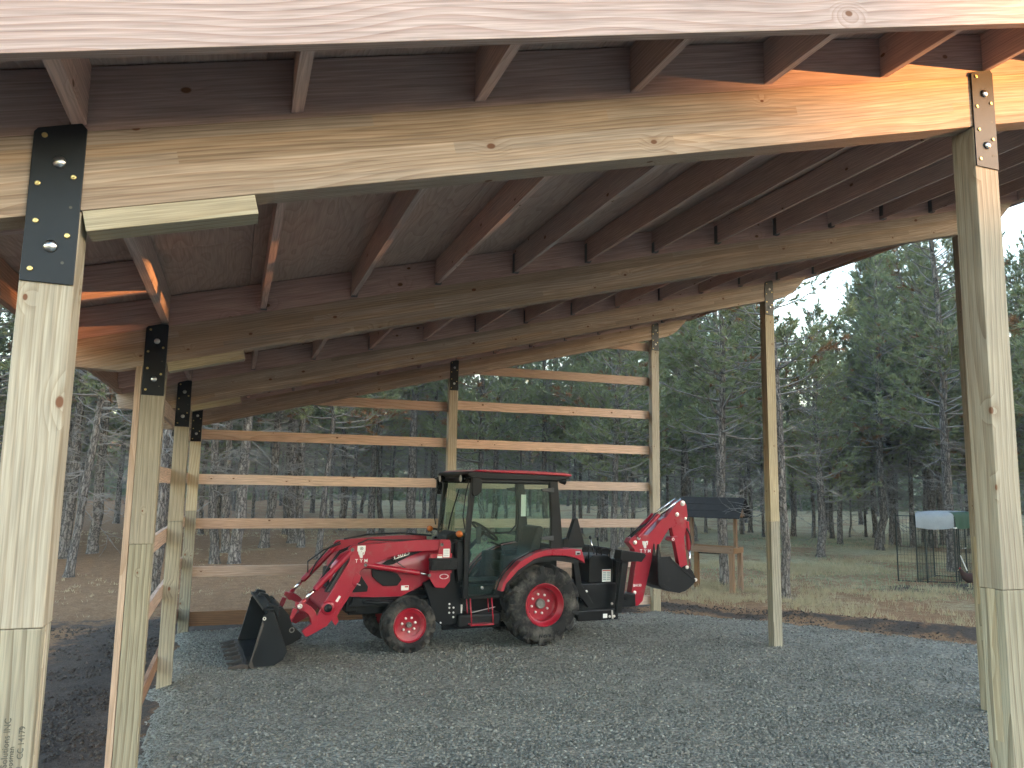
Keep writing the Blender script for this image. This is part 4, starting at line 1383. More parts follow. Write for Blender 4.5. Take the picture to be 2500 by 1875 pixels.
# mirrors on their looped stalks
for s in (-1, 1):
    y = s * .70
    mr = P('mirror', MB().prism([(-.925, 2.115), (-.81, 2.10), (-.785, 2.07), (-.79, 1.93), (-.85, 1.875), (-.905, 1.87), (-.92, 1.92)], y - .028, y + .028), M['black_plastic'], bevel=.015, seg=3)
    P('mirror_arm', MB().tube([(-.95, s * .52, 2.085), (-.97, s * .62, 2.09), (-.90, y, 2.08)], .010, 6), M['black'], mr)
    al = P('indicator', MB().lathe([(-.05, 0), (-.045, .03), (0, .042), (.035, .038), (.05, 0)], (-1.03, s * .60, 1.405), 14), M['amber'], smooth=True)
    P('indicator_stalk', MB().tube([(-1.0, s * .595, 1.405), (-.96, s * .58, 1.40), (-.92, s * .55, 1.39)], .016, 7), M['black'], al)
    P('light_wire', MB().tube([(-.90, s * .56, 2.08), (-.95, s * .58, 1.90), (-.985, s * .59, 1.62), (-.955, s * .59, 1.46)], .007, 6), M['black'], al, smooth=True)
P('wire_loop', MB().tube([(-.88, .56, 2.05), (-.93, .57, 1.95), (-.90, .56, 1.90), (-.86, .55, 1.95), (-.85, .54, 2.05)], .006, 6), M['black'], smooth=True)
# inside the cab
st = P('seat', MB().box(-.28, .16, -.24, .24, .86, 1.0), M['seat'], bevel=.05, seg=3)
P('seat_back', MB().prism([(.06, .98), (.22, .98), (.33, 1.44), (.28, 1.48), (.21, 1.46)], -.22, .22), M['seat'], st, bevel=.03, seg=3)
P('seat_base', MB().box(-.22, .2, -.2, .2, .70, .86), M['interior'], st)
ds = P('dashboard', MB().prism([(-1.06, .74), (-.78, .74), (-.70, 1.12), (-.80, 1.34), (-.96, 1.42), (-1.06, 1.36)], -.20, .20), M['interior'], bevel=.03, seg=3)
sw = MB()
ctr, ex_, ey_ = Vector((-.455, 0, 1.40)), Vector((.80, 0, -.58)).normalized(), Vector((0, 1, 0))
sw.tube([ctr + ex_ * .20 * math.cos(a) + ey_ * .20 * math.sin(a) for a in np.linspace(0, 2 * math.pi, 25)], .016, 8, False)
sw.tube([ctr + ex_ * .19, ctr - ex_ * .19], .012, 6)
sw.tube([ctr, ctr - ey_ * .19], .012, 6)
sw.tube([ctr, Vector((-.70, 0, 1.15))], .025, 8)
P('steering_wheel', sw, M['seat'], ds, smooth=True)
P('phone_mount', MB().box(-.765, -.695, -.50, -.47, 1.27, 1.49), M['grey_plastic'], ds, bevel=.015)
P('side_console', MB().box(-.35, .30, -.40, -.26, .74, 1.12).box(-.35, .30, .26, .40, .74, 1.12), M['interior'], bevel=.03)
for s in (-1, 1):
    P('inner_panel', MB().prism([(-.55, .64), (-.44, .86), (-.25, 1.05), (.02, 1.18), (.36, 1.22), (.36, .64)], s * .475 - .006, s * .475 + .006), M['interior'])
P('loader_lever', MB().tube([(-.30, -.33, 1.10), (-.33, -.33, 1.22), (-.50, -.36, 1.28), (-.56, -.36, 1.27)], .012, 7), M['black'])
P('far_rail', MB().tube([(-.20, .52, 1.334), (.14, .52, 1.35), (.235, .52, 1.45), (.24, .52, 1.95)], .016, 7), M['black'])
# step
stp = P('step', MB().box(-.850, -.545, -.61, -.46, .285, .303), M['red'], bevel=.004)
for x in (-.862, -.575):
    P('step_rod', MB().tube([(x, -.585, .615), (x + .022, -.60, .30)], .009, 8), M['red'], stp, smooth=True)
    P('step_rod', MB().tube([(x, -.45, .615), (x + .022, -.46, .31)], .007, 8), M['red'], stp, smooth=True)
P('linkage', MB().box(-.97, -.95, -.40, -.37, .40, .50).box(-.97, -.91, -.40, -.37, .40, .42).box(-.925, -.905, -.43, -.40, .38, .52).tube([(-.90, -.44, .40), (-.45, -.40, .47)], .006, 6), M['white_nut'])

# backhoe
bf = MB()
bf.box(.80, 1.40, -.30, .30, .24, .70)
bf.box(.50, .90, -.16, .16, .30, .62)
P('backhoe_frame', bf, M['black'], bevel=.015)
P('backhoe_beam', MB().box(.72, 1.34, -.46, -.38, .235, .370), M['black'], bevel=.01)
P('backhoe_beam', MB().box(.72, 1.34, .38, .46, .235, .370), M['black'], bevel=.01)
P('beam_sticker', MB().box(1.10, 1.165, -.4625, -.4605, .262, .318), M['white'])
for (x, z, y) in ((1.20, .28, -.462), (1.27, .28, -.462), (.86, .50, -.302), (.93, .60, -.302), (1.33, .42, -.302), (.77, .46, -.302)):
    P('bolt_head', MB().lathe([(0, .018), (-.012, .016), (-.014, 0)], (x, y, z), 10), M['white_nut'])
P('beam_pin', MB().tube([(1.235, -.47, .36), (1.24, -.475, .25)], .012, 8), M['white_nut'])
for ya in (-.42, .36):
    P('mounting_post', MB().prism([(.66, 1.02), (.74, 1.02), (.80, .70), (.98, .45), (.90, .40), (.72, .62)], ya, ya + .06), M['black'], bevel=.008)
ct = P('control_tower', MB().prism([(.995, .70), (.995, 1.02), (1.06, 1.075), (1.30, 1.075), (1.375, 1.0), (1.375, .70)], -.26, .26), M['black'], bevel=.012)
P('tower_sticker', MB().box(1.20, 1.335, -.2635, -.2615, .712, .880), M['white'], ct)
P('print_line', MB().box(1.205, 1.33, -.2645, -.2633, .858, .872), M['label_red'], ct)
for k in range(5):
    for x in (1.212, 1.275):
        P('print_line', MB().box(x, x + .05, -.2645, -.2633, .832 - .024 * k, .846 - .024 * k), M['label_grey'], ct)
for (x0, z0, x1, z1, m_) in ((1.168, 1.06, 1.10, 1.30, 'chrome'), (1.246, 1.06, 1.222, 1.28, 'black')):
    lv = P('control_lever', MB().tube([(x0, -.10, z0), (x1, -.10, z1)], .008, 7), M[m_], ct, smooth=True)
    P('lever_knob', MB().tube([(x1 + .003, -.10, z1 - .02), (x1, -.10, z1), (x1 - .004, -.10, z1 + .03)], [.012, .019, .010], 10), M['black_plastic'], ct, smooth=True)
for (xa, xb, zt) in ((1.00, 1.125, 1.195), (1.20, 1.335, 1.163)):
    P('grab_handle', MB().tube([(xa, -.24, 1.02), (xa, -.24, zt - .02), (xa + .02, -.24, zt), (xb - .02, -.24, zt), (xb, -.24, zt - .02), (xb, -.24, 1.02)], .010, 7), M['black'], ct, smooth=True)
P('control_box', MB().box(.74, 1.06, -.14, .14, 1.00, 1.07), M['grey_plastic'], bevel=.01)
# folded operator panel behind the cab
P('folded_seat', MB().prism([(.835, 1.575), (.885, 1.575), (1.005, 1.170), (.69, 1.175)], -.14, -.05), M['black_plastic'], bevel=.012)
P('seat_hinge', MB().prism([(.60, 1.30), (.66, 1.32), (.72, 1.15), (.60, 1.15)], -.25, -.19), M['black'], bevel=.006)
# stabilisers folded up, with pads
for s in (-1, 1):
    y = s * .46
    sb = P('stabiliser', MB().prism([(1.405, 1.14), (1.50, 1.10), (1.47, .92), (1.375, .32), (1.285, .32), (1.37, .90)], y - .035, y + .035), M['black'], bevel=.008)
    P('stabiliser_pad', MB().prism([(1.335, 1.165), (1.71, 1.115), (1.735, 1.085), (1.66, .995), (1.60, 1.005), (1.35, 1.00), (1.318, 1.05)], y - .09, y + .09), M['black'], sb, bevel=.008)
    sc_ = P('stabiliser_cylinder', cyl(MB(), (1.60, y * .55, 1.0), (1.53, y * .55, .56), .032, 14), M['red'], smooth=True, auto=True)
    P('foot_lug', MB().lathe([(0, .05), (-.02, .048), (-.022, 0)], (1.56, y * .55 - .05, .50), 14), M['black'], sc_)
sg = MB().box(1.36, 1.80, -.17, .17, .34, .52).box(1.50, 1.62, -.12, .12, .30, 1.0)
P('swing_post', sg, M['black'], bevel=.012)
# boom, two plates wide
BM = [(1.82, .335), (1.778, .383), (1.797, .519), (1.850, .82), (1.878, .96), (1.847, 1.126), (1.753, 1.226), (1.789, 1.285), (1.86, 1.318), (1.943, 1.323), (2.086, 1.332), (2.20, 1.43), (2.306, 1.543), (2.405, 1.583), (2.606, 1.809), (2.66, 1.835), (2.72, 1.825),
      (2.765, 1.77), (2.79, 1.60), (2.727, 1.50), (2.60, 1.47), (2.452, 1.42), (2.34, 1.27), (2.229, 1.13), (2.168, 1.05), (1.984, .394), (1.90, .33)]
boom = P('boom', MB().prism(BM, -.068, .068), M['red'], bevel=.005)
for (x, z, m_, r_) in ((2.694, 1.789, 'white_nut', .040), (2.591, 1.624, 'white_nut', .032), (1.919, 1.288, 'white_nut', .028), (1.855, 1.225, 'white_nut', .030), (2.74, 1.565, 'white_nut', .020), (1.845, .52, 'white_nut', .026), (1.832, .375, 'hub', .026)):
    r_ *= .68
    P('pin', MB().lathe([(0, r_ * 1.5), (-.012, r_ * 1.45), (-.013, r_), (-.024, r_ * .95), (-.026, r_ * .4), (-.02, 0)], (x, -.068, z), 16), M[m_], boom, smooth=True, auto=True)
emblem(boom, 2.03, -.0695, 1.190, .105)
text('boom_number', 'BH150', (1.893, -.0695, .617), .050, M['white'], boom, bold=.001)
DP = [(2.50, 1.47), (2.62, 1.56), (2.76, 1.60), (2.800, 1.52), (2.715, 1.30), (2.79, .825), (2.80, .70), (2.775, .675), (2.735, .70), (2.665, .81), (2.545, 1.236)]
DP = [(2.505, 1.46), (2.66, 1.60), (2.775, 1.60), (2.790, 1.45), (2.735, 1.28), (2.762, 1.05), (2.800, .80), (2.800, .70), (2.770, .67), (2.735, .70), (2.655, .82), (2.585, 1.15)]
dp = P('dipper', MB().prism(DP, -.045, .045), M['red'], bevel=.004)
P('dipper_lug', MB().prism([(2.50, 1.30), (2.60, 1.31), (2.60, 1.23), (2.52, 1.225), (2.47, 1.25)], -.075, .075), M['red'], dp, bevel=.006)
P('lug_hole', MB().lathe([(0, .024), (-.004, .022), (-.004, .010)], (2.515, -.076, 1.262), 12), M['white_nut'], dp)
bc = P('dipper_cylinder', cyl(MB(), (2.80, -.02, 1.52), (2.835, -.02, 1.10), .036, 14), M['red'], smooth=True, auto=True)
P('piston_rod', cyl(MB(), (2.835, -.02, 1.10), (2.862, -.02, .82), .017), M['chrome'], bc, smooth=True)
for k, yy in enumerate((-.075, .075)):
    b2 = P('boom_cylinder', cyl(MB(), (1.90, yy, 1.30), (2.26, yy, 1.615), .034, 14), M['red'], smooth=True, auto=True)
    P('piston_rod', cyl(MB(), (2.26, yy, 1.615), (2.66, yy, 1.85), .014), M['chrome'], b2, smooth=True)
P('boom_hose', MB().tube([(1.80, -.05, 1.30), (1.95, -.05, 1.42), (2.10, -.04, 1.50), (2.24, -.03, 1.64)], .014, 7).tube([(1.80, .05, 1.28), (2.02, .05, 1.44), (2.30, .05, 1.57), (2.52, .03, 1.70)], .012, 7).tube([(2.77, -.06, 1.42), (2.82, -.06, 1.34), (2.85, -.055, 1.22), (2.84, -.05, 1.10)], .012, 7), M['hose'], smooth=True)
BB = [(2.150, 1.02), (2.143, .80), (2.155, .62), (2.22, .575), (2.34, .535), (2.515, .505), (2.62, .53), (2.70, .575), (2.80, .65), (2.775, .70), (2.56, .86), (2.385, .985), (2.36, 1.03)]
bb = P('digging_bucket', MB().prism([(2.150, 1.04), (2.143, .80), (2.155, .62), (2.22, .575), (2.34, .535), (2.515, .505), (2.62, .53), (2.70, .575), (2.80, .65), (2.785, .665), (2.70, .60), (2.61, .55), (2.51, .525), (2.35, .555), (2.235, .595), (2.175, .635), (2.163, .80), (2.170, 1.04)], -.20, .20), M['bucket'], bevel=.004)
for s in (-1, 1):
    P('bucket_side', MB().prism(BB, s * .205 - .008, s * .205 + .008), M['bucket'], bb, bevel=.003)
    P('bucket_ear', MB().prism([(2.66, .86), (2.74, .885), (2.84, .80), (2.895, .70), (2.90, .655), (2.86, .63), (2.78, .63), (2.72, .70)], s * .085 - .008, s * .085 + .008), M['black'], bb, bevel=.003)
for (x, z) in ((2.735, .855), (2.777, .685), (2.885, .668)):
    P('pin', MB().lathe([(0, .026), (-.02, .025), (-.022, 0)], (x, -.095, z), 12), M['white_nut'], bb)
for k in range(4):
    y = -.18 + .12 * k
    P('bucket_tooth', MB().add([(2.14, y - .034, .96), (2.215, y - .034, .96), (2.215, y + .034, .96), (2.14, y + .034, .96), (2.175, y - .018, 1.205), (2.188, y - .018, 1.205), (2.188, y + .018, 1.205), (2.175, y + .018, 1.205)],
                               [(0, 3, 2, 1), (4, 5, 6, 7), (0, 1, 5, 4), (1, 2, 6, 5), (2, 3, 7, 6), (3, 0, 4, 7)]), M['bucket'], bb, bevel=.003)
P('side_rib', MB().prism([(2.15, 1.0), (2.205, 1.0), (2.235, .64), (2.35, .575), (2.34, .54), (2.20, .585), (2.15, .66)], -.222, -.212), M['bucket'], bb, bevel=.003)
P('side_rib', MB().prism([(2.36, 1.03), (2.39, .99), (2.80, .685), (2.79, .66), (2.36, .98)], -.222, -.212), M['bucket'], bb, bevel=.003)

# ------------------------------------------------------------------ roofed bird table on the right
ang = R(58)
FD = empty('feeder_stand', (10.03, 10.95, -.03), math.pi - ang)
tag(FD, 'brown timber feeding stand with a small black shingled roof behind the backhoe', 'feeder stand')
# local x runs away to the left along the front, local y towards the viewer's left; build on a mirrored depth axis
LF, DF = .95, -.42
for (x, y) in ((0, 0), (LF, 0), (0, DF), (LF, DF)):
    FDp = MB().box(x - .045, x + .045, y - .045, y + .045, 0, .86).build('leg', M['cedar'], FD, bevel=.004)
fx = wood('cedar_rail', (.27, .165, .098), (.175, .10, .058), axis=0, ring=16, knots=.15, stain=.3)
for y in (.047, DF - .047):
    MB().box(-.05, LF + .05, y - .02, y + .02, .77, .885).build('rail', fx, FD, bevel=.004)
for x in (-.047, LF + .047):
    MB().box(x - .02, x + .02, DF - .02, .02, .775, .88).build('end_rail', M['cedar'], FD, bevel=.004)
MB().box(.0, LF, DF, 0, .80, .825).build('tray', fx, FD)
MB().box(.25, .70, -.05, .03, .74, .765).build('drip_rail', M['black'], FD)
for x in (.0, LF):
    MB().box(x - .03, x + .03, DF / 2 - .04, DF / 2 + .04, .76, 1.56).build('upright', M['cedar'], FD, bevel=.004)
MB().box(-.06, LF + .06, -.02, .05, 1.47, 1.55).build('eave_beam', fx, FD, bevel=.004)
MB().box(-.06, LF + .06, DF - .05, DF + .02, 1.47, 1.55).build('eave_beam', fx, FD, bevel=.004)
for x in (-.10, LF + .10):
    gb = MB()
    gb.add([(x - .012, .02, 1.50), (x - .012, DF - .02, 1.50), (x - .012, DF / 2, 1.82), (x + .012, .02, 1.50), (x + .012, DF - .02, 1.50), (x + .012, DF / 2, 1.82)], [(0, 1, 2), (5, 4, 3), (0, 3, 4, 1), (1, 4, 5, 2), (2, 5, 3, 0)])
    gb.build('gable_board', M['cedar'], FD)
for sgn in (1, -1):
    ym = DF / 2
    ye = ym + sgn * .33
    deck = MB().add([(-.22, ym, 1.875), (LF + .22, ym, 1.875), (LF + .22, ye, 1.475), (-.22, ye, 1.475), (-.22, ym, 1.86), (LF + .22, ym, 1.86), (LF + .22, ye, 1.46), (-.22, ye, 1.46)],
                    [(0, 1, 2, 3), (7, 6, 5, 4), (0, 3, 7, 4), (1, 5, 6, 2), (2, 6, 7, 3), (0, 4, 5, 1)]).build('roof_slope', M['shingle'], FD)
    for row in range(3):
        x = -.225 - (.1 if row % 2 else 0)
        while x < LF + .22:
            w_ = random.uniform(.16, .24)
            a, b_ = max(x, -.228), min(x + w_ - .008, LF + .228)
            t0, t1 = row / 3, (row + 1) / 3 + .03
            h_ = .006 + .004 * (row % 2) + random.uniform(0, .004)
            pt = lambda t, k: (ym + (ye - ym) * t, 1.875 - .40 * t + k)
            if b_ - a > .03:
                (ya, za), (yb, zb_) = pt(t0, .001), pt(t1, .001 + h_)
                MB().add([(a, ya, za), (b_, ya, za), (b_, yb, zb_), (a, yb, zb_), (a, yb, zb_ - h_), (b_, yb, zb_ - h_)], [(0, 1, 2, 3), (3, 2, 5, 4)]).build('shingle', M['shingle'], deck)
            x += w_

# ------------------------------------------------------------------ wire kennel with a tarp
KN = empty('wire_kennel', (0, 0, -.03))
tag(KN, 'black wire animal run with a grey and green tarp on its roof', 'kennel')
KA, KB, KC, KD_ = Vector((15.52, 11.62, 0)), Vector((16.24, 11.22, 0)), Vector((17.75, 12.0, 0)), Vector((17.0, 12.5, 0))


def wire_panel(a, b_, h, sp, name='wire_panel', z0=.02):
    m_ = MB()
    n = max(2, int((b_ - a).length / sp))
    for i in range(n + 1):
        p = a.lerp(b_, i / n)
        m_.tube([(p.x, p.y, z0), (p.x, p.y, h)], .0032, 4, False)
    for z in np.arange(z0 + .05, h, .18):
        m_.tube([(a.x, a.y, z), (b_.x, b_.y, z)], .0028, 4, False)
    o = m_.build(name, M['wire'], KN)
    for z in (z0, h):
        MB().tube([(a.x, a.y, z), (b_.x, b_.y, z)], .012, 6).build('frame_tube', M['wire'], KN)
    return o


for a, b_ in ((KA, KB), (KB, KC), (KC, KD_), (KD_, KA)):
    wire_panel(a, b_, 1.45, .055)
wire_panel(Vector((15.18, 11.85, 0)), KA + Vector((-.03, .02, 0)), 1.50, .07)
for p, h in ((KA, 1.5), (KB, 1.5), (KC, 1.5), (KD_, 1.5), (KA.lerp(KB, .25), 1.45), (KB + Vector((.16, .07, 0)), 1.45), (KB.lerp(KC, .22), 1.45), (Vector((15.18, 11.85, 0)), 1.56), (KB.lerp(KC, .55), 1.45)):
    MB().tube([(p.x, p.y, -.1), (p.x, p.y, h)], .017, 7).build('post', M['wire'], KN)
MB().tube([(16.6, 11.4, .75), (17.1, 11.66, .75)], .012, 6).build('cross_bar', M['bolt'], KN)
MB().tube([(16.42, 11.24, .62), (16.55, 11.2, .28)], .012, 6).build('prop', M['white'], KN)
# tarp over the roof: domed top, grey end and green side hanging down
def tarp(name, a, b_, mat, top_mat=None):
    m_ = MB()
    n = 12
    prof = [(.030, 1.245), (.034, 1.36), (.030, 1.46), (.012, 1.535), (-.035, 1.585), (-.11, 1.606)]
    out = ((a + b_) / 2 - KI); out.z = 0
    nrm = Vector((b_.y - a.y, a.x - b_.x, 0)).normalized()
    if nrm.dot(out) < 0: nrm = -nrm
    for i in range(n + 1):
        t = i / n
        p = a.lerp(b_, t)
        for (q, z) in prof:
            fold = .016 * math.sin(t * 17 + q * 30) * max(0, (1.5 - z) / .25)
            ins = (.5 - t) * 2 * max(0, -q) * .9
            pp = p + nrm * (q + fold) + (b_ - a).normalized() * ins
            m_.v.append((pp.x, pp.y, z - (.045 * math.sin(t * 3.14) if z < 1.3 else 0)))
    L_ = len(prof)
    for i in range(n):
        for j in range(L_ - 1):
            m_.f.append((i * L_ + j, (i + 1) * L_ + j, (i + 1) * L_ + j + 1, i * L_ + j + 1)); m_.m.append(0)
    return m_.build(name, mat, KN, smooth=True)


KI = (KA + KB + KC + KD_) / 4
tarp('tarp_end', KA, KB, M['tarp_grey'])
tarp('tarp_side', KB, KC, M['tarp_green'])
tarp('tarp_end', KC, KD_, M['tarp_grey'])
tarp('tarp_side', KD_, KA, M['tarp_green'])
tp = MB()
cor = [KA + (KI - KA).normalized() * .13, KB + (KI - KB).normalized() * .13, KC + (KI - KC).normalized() * .13, KD_ + (KI - KD_).normalized() * .13]
for i in range(7):
    for j in range(7):
        u_, v_ = i / 6, j / 6
        p = cor[0].lerp(cor[1], u_).lerp(cor[3].lerp(cor[2], u_), v_)
        tp.v.append((p.x, p.y, 1.600 + .022 * max(0, math.sin(3.1415 * u_)) ** .6 * max(0, math.sin(3.1415 * v_)) ** .6))
for i in range(6):
    for j in range(6):
        tp.f.append((i * 7 + j, i * 7 + j + 1, (i + 1) * 7 + j + 1, (i + 1) * 7 + j)); tp.m.append(0)
tp.build('tarp_top', M['tarp_grey'], KN, smooth=True)
MB().box(16.20, 16.26, 11.15, 11.20, 1.235, 1.26).build('tarp_tie', M['white'], KN)

# hen scratching by the run
HN = MB()
prof = [(0.0, .02), (.05, .07), (.13, .105), (.22, .11), (.30, .085), (.36, .06), (.40, .03)]
cx = [(-.20, .23, .0), (-.15, .225, .06), (-.06, .21, .105), (.04, .215, .11), (.12, .25, .085), (.17, .31, .05), (.20, .37, .035), (.225, .39, .030), (.255, .38, .005)]
HN.tube([(x, 0, z) for x, z, r_ in cx], [r_ for _, _, r_ in cx], 12)
HN.add([(-.13, -.03, .25), (-.13, .03, .25), (-.27, .012, .36), (-.27, -.012, .36), (-.24, 0, .22)], [(0, 1, 2, 3), (0, 3, 4), (1, 4, 2), (2, 4, 3), (0, 4, 1)])
hen = HN.build('hen', M['feather'], None, smooth=True)
hen.location = (15.75, 10.45, -.02)
hen.rotation_euler = (0, 0, R(165))
tag(hen, 'dark brown hen half hidden by the right front post, before the wire run', 'hen')
for s in (-1, 1):
    MB().tube([(.0, s * .04, .15), (.01, s * .04, .0)], .009, 6).tube([(.01, s * .04, .004), (.06, s * .04, .002)], .006, 5).build('leg', M['straw'], hen)
    MB().prism([(-.13, .25), (.05, .26), (.06, .21), (-.02, .17), (-.14, .20)], s * .10 - .012, s * .10 + .012).build('wing', M['feather'], hen, bevel=.01)
MB().prism([(.20, .405), (.205, .435), (.22, .42), (.235, .43), (.24, .40)], -.005, .005).build('comb', M['comb'], hen)
MB().tube([(.25, 0, .38), (.285, 0, .37)], [.010, .001], 6).build('beak', M['straw'], hen)

# white stone at the foot of the right front post
sb = bmesh.new()
bmesh.ops.create_icosphere(sb, subdivisions=2, radius=.030)
for v in sb.verts:
    v.co *= 1 + .25 * (math.sin(v.co.x * 90) * math.cos(v.co.y * 70 + 1))
    v.co.z *= .75
mm = bpy.data.meshes.new('white_stone'); sb.to_mesh(mm); sb.free()
mm.materials.append(M['white_stone'])
tag(link('white_stone', mm, None, (6.03 * .8333 + .02, 2.14 * .8333 + .0, .016)), 'single white stone on the gravel beside the right front post', 'stone')

# ------------------------------------------------------------------ pines
def make_pine(seed, H, cb, db, lmax, dens=1.0, trunk_r=.14):
    g = np.random.default_rng(seed)
    # trunk
    nz, ns = 16, 11
    zs = np.concatenate([[-.3, 0, .15, .5], np.linspace(1.2, H, nz - 4)])
    wx = np.cumsum(g.normal(0, .035, nz)); wy = np.cumsum(g.normal(0, .035, nz))
    wx[:4] = 0; wy[:4] = 0
    rr = trunk_r * np.clip(1 - zs / H, 0, 1) ** .75 + .012
    rr[:3] *= np.array([1.45, 1.32, 1.1])
    V, Fq = [], []
    for i in range(nz):
        for k_ in range(ns):
            a = 2 * math.pi * k_ / ns
            rj = rr[i] * (1 + .07 * g.normal())
            V.append((wx[i] + rj * math.cos(a), wy[i] + rj * math.sin(a), zs[i]))
    for i in range(nz - 1):
        for k_ in range(ns):
            k2 = (k_ + 1) % ns
            Fq.append((i * ns + k_, i * ns + k2, (i + 1) * ns + k2, (i + 1) * ns + k_))
    trunk = fast_mesh('trunk', V, Fq, M['bark'], smooth=True)
    BV, BF = [], []
    NV, NF, NM = [], [], []
    cnt = [0, 0]

    def tube3(pts, rads):
        b0 = cnt[0]
        pts = np.asarray(pts)
        for i in range(len(pts)):
            d = pts[min(i + 1, len(pts) - 1)] - pts[max(i - 1, 0)]
            d = d / (np.linalg.norm(d) + 1e-9)
            ref = np.array([0, 0, 1.]) if abs(d[2]) < .9 else np.array([1., 0, 0])
            x_ = np.cross(ref, d); x_ /= np.linalg.norm(x_) + 1e-9
            y_ = np.cross(d, x_)
            for k_ in range(3):
                a = 2.094 * k_
                BV.append(pts[i] + (x_ * math.cos(a) + y_ * math.sin(a)) * rads[i])
        for i in range(len(pts) - 1):
            for k_ in range(3):
                k2 = (k_ + 1) % 3
                BF.append((b0 + i * 3 + k_, b0 + i * 3 + k2, b0 + i * 3 + 3 + k2, b0 + i * 3 + 3 + k_))
        cnt[0] += 3 * len(pts)

    def tuft(p, d, n, ln, brown):
        """a brush of long needles fanning out round the shoot"""
        a = g.random(n) * 6.283
        sp = .35 + .75 * g.random(n)
        ref = np.array([0, 0, 1.]) if abs(d[2]) < .9 else np.array([1., 0, 0])
        x_ = np.cross(ref, d); x_ /= np.linalg.norm(x_) + 1e-9
        y_ = np.cross(d, x_)
        rad = x_[None] * np.cos(a)[:, None] + y_[None] * np.sin(a)[:, None]
        dirs = d[None] * np.cos(sp)[:, None] + rad * np.sin(sp)[:, None]
        dirs[:, 2] -= .12
        L_ = ln * (.7 + .5 * g.random(n))
        tan = np.cross(dirs, rad + .01)
        tan /= np.linalg.norm(tan, axis=1)[:, None] + 1e-9
        w_ = .0125
        o = p[None] + d[None] * ((g.random(n) - .6) * .10)[:, None]
        b0 = cnt[1]
        NV.append(np.stack([o - tan * w_, o + tan * w_, o + dirs * L_[:, None]], 1).reshape(-1, 3))
        NF.append(b0 + np.arange(3 * n).reshape(-1, 3))
        NM.append(np.full(n, 1 if brown else 0))
        cnt[1] += 3 * n

    z = db
    while z < H * .985:
        live = z > cb + g.normal(0, .25)
        t = max(0, (z - cb) / (H - cb))
        nb = g.integers(4, 7) if live else g.integers(3, 6)
        for b_ in range(nb):
            az = g.random() * 6.283
            if live:
                L_ = lmax * (1 - t) ** .72 * (.62 + .5 * g.random()) * (1 if t > .12 else .8 + t) + .25
            else:
                L_ = (.5 + 1.7 * g.random() ** 1.3) * lmax / 2.6
            zz = z + g.normal(0, .09)
            i0 = np.interp(zz, zs, wx), np.interp(zz, zs, wy)
            rb = (.013 + .009 * L_) * (1 if live else .62)
            el = (.05 + .75 * t + g.normal(0, .14)) if live else g.normal(-.05, .25)
            h_ = np.array([math.cos(az), math.sin(az), 0])
            pts = [np.array([i0[0], i0[1], zz])]
            npt = 5
            a_ = az
            for i in range(1, npt):
                s_ = L_ / (npt - 1)
                a_ += g.normal(0, .16 if live else .34)
                e_ = el + (.12 * i if live else g.normal(0, .28)) - (.10 if (live and i < 3) else 0)
                pts.append(pts[-1] + s_ * np.array([math.cos(a_) * math.cos(e_), math.sin(a_) * math.cos(e_), math.sin(e_)]))
            tube3(pts, [rb * (1 - .8 * i / (npt - 1)) for i in range(npt)])
            # twigs
            nt_ = int((4 + 4.6 * L_) * (dens if live else 1.1))
            pts = np.array(pts)
            brown = live and g.random() < .045
            for q in range(nt_):
                f = (.22 if t > .25 else .38) + (.78 if t > .25 else .62) * g.random() if live else .25 + .75 * g.random()
                x_ = f * (npt - 1)
                i = min(int(x_), npt - 2)
                p = pts[i] + (pts[i + 1] - pts[i]) * (x_ - i)
                d = pts[i + 1] - pts[i]
                d = d / np.linalg.norm(d)
                side = np.cross(d, [0, 0, 1.]) * (1 if g.random() < .5 else -1)
                td = d * (.5 + .5 * g.random()) + side * (.45 + .6 * g.random()) + np.array([0, 0, g.normal(.18 if live else 0, .3)])
                td /= np.linalg.norm(td)
                tl = (.18 + .38 * g.random()) * (1 if live else 1.25) * (.6 + .4 * min(1, L_ / 1.5))
                bend = np.array([g.normal(0, .12), g.normal(0, .12), g.normal(.08, .12)]) * tl
                tip = p + td * tl + bend
                midp = p + td * tl * .5 + bend * .1
                tube3([p, midp, tip], [.0065, .005, .0025])
                if live:
                    de = (tip - midp); de /= np.linalg.norm(de)
                    n_ = 15
                    tuft(tip, de, n_, .17, brown or g.random() < .02)
                    if g.random() < .9:
                        tuft(midp * .4 + tip * .6, de, 11, .15, brown)
            if live:
                de = pts[-1] - pts[-2]; de /= np.linalg.norm(de)
                tuft(pts[-1], de, 14, .18, brown)
        z += (.30 + .12 * g.random()) * (H / 12) ** .3
    br = fast_mesh('branches', np.array(BV), np.array(BF), M['twig'])
    cr = fast_mesh('crown', np.concatenate(NV), np.concatenate(NF), [M['needles'], M['needles_brown']], np.concatenate(NM))
    return trunk, br, cr


PROTO = [make_pine(101, 12.5, 3.4, 1.7, 2.5), make_pine(102, 13.0, 4.6, 1.9, 2.3), make_pine(103, 11.5, 2.7, 1.5, 2.6, 1.1), make_pine(104, 12.0, 3.9, 1.6, 2.4), make_pine(105, 12.0, 2.3, 1.4, 2.7, 1.15),
         make_pine(106, 13.5, 5.2, 2.1, 2.2)]
PH = [12.5, 13.0, 11.5, 12.0, 12.0, 13.5]


def pine(x, y, r, H, pi, label, group=None, lean=(0, 0), rz=None):
    k = H / PH[pi]
    o = empty('pine_tree', (x, y, float(ground_z(np.array([x]), np.array([y]))[0])))
    o.rotation_euler = (lean[1], lean[0], random.random() * 6.283 if rz is None else rz)
    o.scale = (k, k, k)
    t, b_, c = PROTO[pi]
    q = link('trunk', t, o)
    kr = r / (.152 * k) * .93
    q.scale = (kr, kr, 1)
    link('branches', b_, o)
    link('crown', c, o)
    tag(o, label, 'tree', group)
    return o


